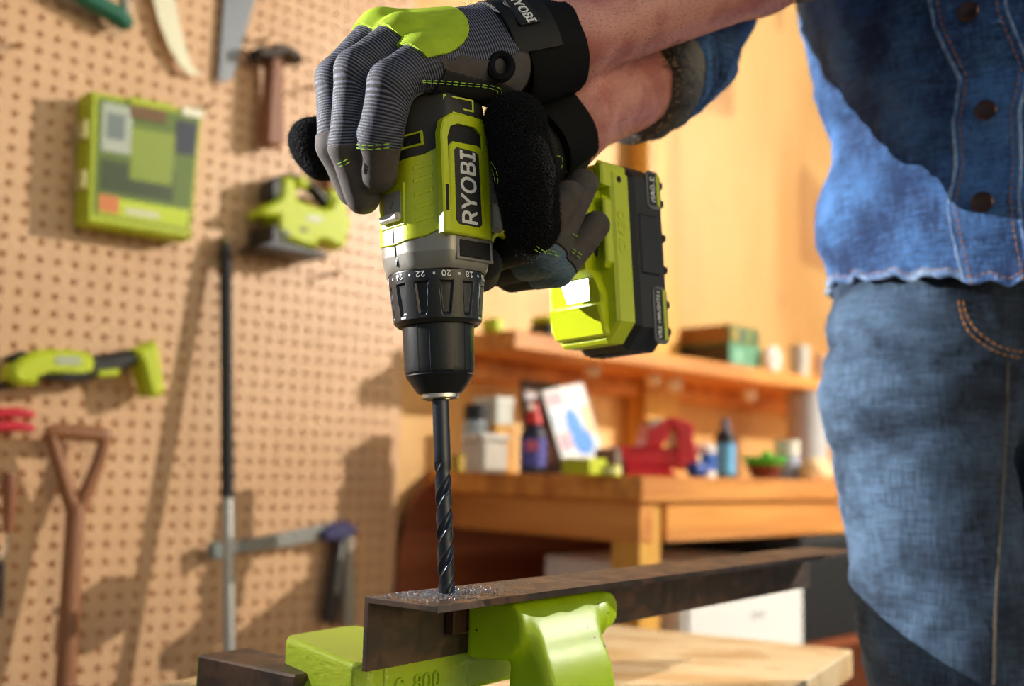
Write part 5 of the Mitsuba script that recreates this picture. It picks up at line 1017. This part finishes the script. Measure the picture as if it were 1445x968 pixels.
# ------------------------------------------------------------------ on and under the shelf
def sxy(px, py, o): q = on(px, py, V(0, 0, CZ+SHH), V(0, 0, 1)); return q
def shelf(px, o): s = wl(px, 480, o)[0]; return WP(s, o, SHH)
def sitem(px0, px1, hpx, o): b = shelf((px0+px1)/2, o); k = b[1]/F; return b, (px1-px0)*k, hpx*k
b = shelf(1030, .165); k = b[1]/F; Mb = bmat(b)
t = thing('green_box', 'teal green box with a dark side, under the printed box on the shelf', 'box'); part(t+'__body', cbox([0, -.10*0-.0, 0], [68*k*1.25, .16, 34*k], .002, M4(b, WT, -WN, V(0, 0, 1))), C('box_teal', 92, 150, 116)); part(t+'__side', cbox([-.0015, .004, .002], [0, .156, 34*k-.002], 0, M4(b, WT, -WN, V(0, 0, 1))), C('box_dark', 52, 30, 14))
part(t+'__emblem', xf(lathe([(.010, 0), (.013, 0), (.013, .001), (.010, .001)], 24), M4(b+WT*.035+V(0, 0, 17*k)+WN*.0002, WT, V(0, 0, 1), WN)), C('emblem', 140, 190, 160))
t = thing('printed_box', 'green printed box lying on the teal box on the shelf', 'box'); b2 = b+V(0, 0, 34*k)+WT*.008; part(t+'__body', cbox([0, 0, 0], [62*k*1.25, .15, 28*k], .002, M4(b2-WN*.004, WT, -WN, V(0, 0, 1))), C('box_print', 92, 112, 52)); part(t+'__side', cbox([-.0015, .006, .004], [0, .146, 28*k-.004], 0, M4(b2-WN*.004, WT, -WN, V(0, 0, 1))), C('box_side', 150, 96, 36))
for i, (a, c_) in enumerate(((.15, (196, 150, 50)), (.38, (70, 84, 90)), (.62, (130, 140, 60)), (.85, (50, 66, 50)))): part(t+'__print_patch', cbox([a*62*k*1.25-.006, -.0012, 6*k], [a*62*k*1.25+.008, 0, 22*k], 0, M4(b2-WN*.004, WT, -WN, V(0, 0, 1))), C('px%d' % i, *c_))
b, w, h = sitem(1070, 1110, 32, .185); t = thing('tape_roll', 'white and pink roll of tape in front of the teal box on the shelf', 'tape roll'); part(t, xf(lathe([(w*.14, -.008), (w*.42, -.008), (w*.45, -.006), (w*.45, .006), (w*.42, .008), (w*.14, .008), (w*.14, -.008)], 30), M4(b+V(0, 0, w*.45), WT, V(0, 0, 1), WN)), C('tape_white', 236, 214, 204), smooth=40)
for px0, px1, hp, lab, o in ((1112, 1142, 46, 'pale grey cup at the right of the tape on the shelf', .15), (1148, 1170, 36, 'small pink and white cup on the shelf beside the shirt', .15)):
    b, w, h = sitem(px0, px1, hp, o); t = thing('cup', lab, 'cup'); part(t, lathe([(.001, 0), (w*.42, 0), (w*.5, h), (w*.46, h), (w*.38, h*.06), (.001, h*.05)], 26, M4(b, WT, -WN, V(0, 0, 1))), C('cup_grey', 206, 202, 190) if hp > 40 else C('cup_pink', 222, 196, 186), smooth=40)
b, w, h = sitem(752, 780, 36, .12); t = thing('small_sander', 'small lime and black tool on the shelf behind the battery', 'power tool'); part(t+'__body', cbox([-w*.42, -.03, 0], [w*.42, .03, h*.7], .008, bmat(b)), 'black_plastic'); part(t+'__top', cbox([-w*.38, -.028, h*.7], [w*.38, .028, h], .008, bmat(b)), 'tool_lime')
b, w, h = sitem(682, 708, 22, .12); t = thing('lime_tape_measure', 'small lime tape measure on the shelf beside the chuck', 'tape measure'); part(t+'__body', cbox([-w*.42, -.02, 0], [w*.42, .02, h], .006, bmat(b)), 'tool_lime'); part(t+'__hook', cbox([w*.42, -.006, .002], [w*.5, .006, .006], .0005, bmat(b)), 'bright_metal')
for px, py, lb in ((836, 512, 'just below the battery foot'), (922, 526, 'in front of the stud, left one'), (951, 534, 'in front of the stud, right one'), (1057, 550, 'left of the white canister')):
    q = wl(px, py, .10); p = WP(q[0], .10, q[1]); top = WP(q[0], .10, SHH-.034)
    t = thing('hanging_bulb', 'small pale bulb hanging under the shelf '+lb, 'bulb', 'bulbs hanging under the shelf')
    part(t+'__bulb', lathe([(.001, -.030), (.012, -.028), (.019, -.016), (.016, .004), (.008, .020), (.001, .022)], 18, M4(p, WT, -WN, V(0, 0, 1))), C('bulb_pale', 246, 236, 212, rough=.2), smooth=50); part(t+'__cord', tube([p+V(0, 0, .014), top], .0016, 6), C('cord_pale', 190, 160, 110))
# ------------------------------------------------------------------ under the bench
t = thing('white_cabinet', 'white box cabinet standing under the bench behind the steel angle', 'cabinet')
q0 = WP(sB, oB, hb)
part(t+'__body', xf(cbox([sB, -CZ, oL], [sR, hb, oB], .004), WM), 'white_paint')
part(t+'__front', xf(cbox([sB+.012, -CZ+.02, oB], [sR-.006, hb-.01, oB+.006], .002), WM), 'white_paint'); qz = wl(1065, 867, oB)
part(t+'__badge', xf(cbox([qz[0]-.022, qz[1]-.006, oB+.006], [qz[0]+.022, qz[1]+.006, oB+.007], 0), WM), C('badge_dim', 190, 190, 190))
t = thing('black_crate', 'black crate under the bench beside the white cabinet', 'crate'); part(t+'__body', xf(cbox([sR+.03, -.314, .06], [sR+.5, -.12, oB-.02], .006), WM), 'black_plastic'); part(t+'__rim', xf(cbox([sR+.025, -.135, .055], [sR+.505, -.115, oB-.015], .004), WM), 'black_rubber')
cb = thing('pale_cable', 'thin pale cable hanging down the dark bench end', 'cable'); Es = bs+.034
pts = [on(px, py, WP(Es, 0, 0), WT) for px, py in ((598, 690), (594, 720), (590, 760), (587, 800), (583, 835), (580, 900))]
part(cb, tube(spline(pts, 5), .0028, 8), C('cable_pale', 176, 120, 84))
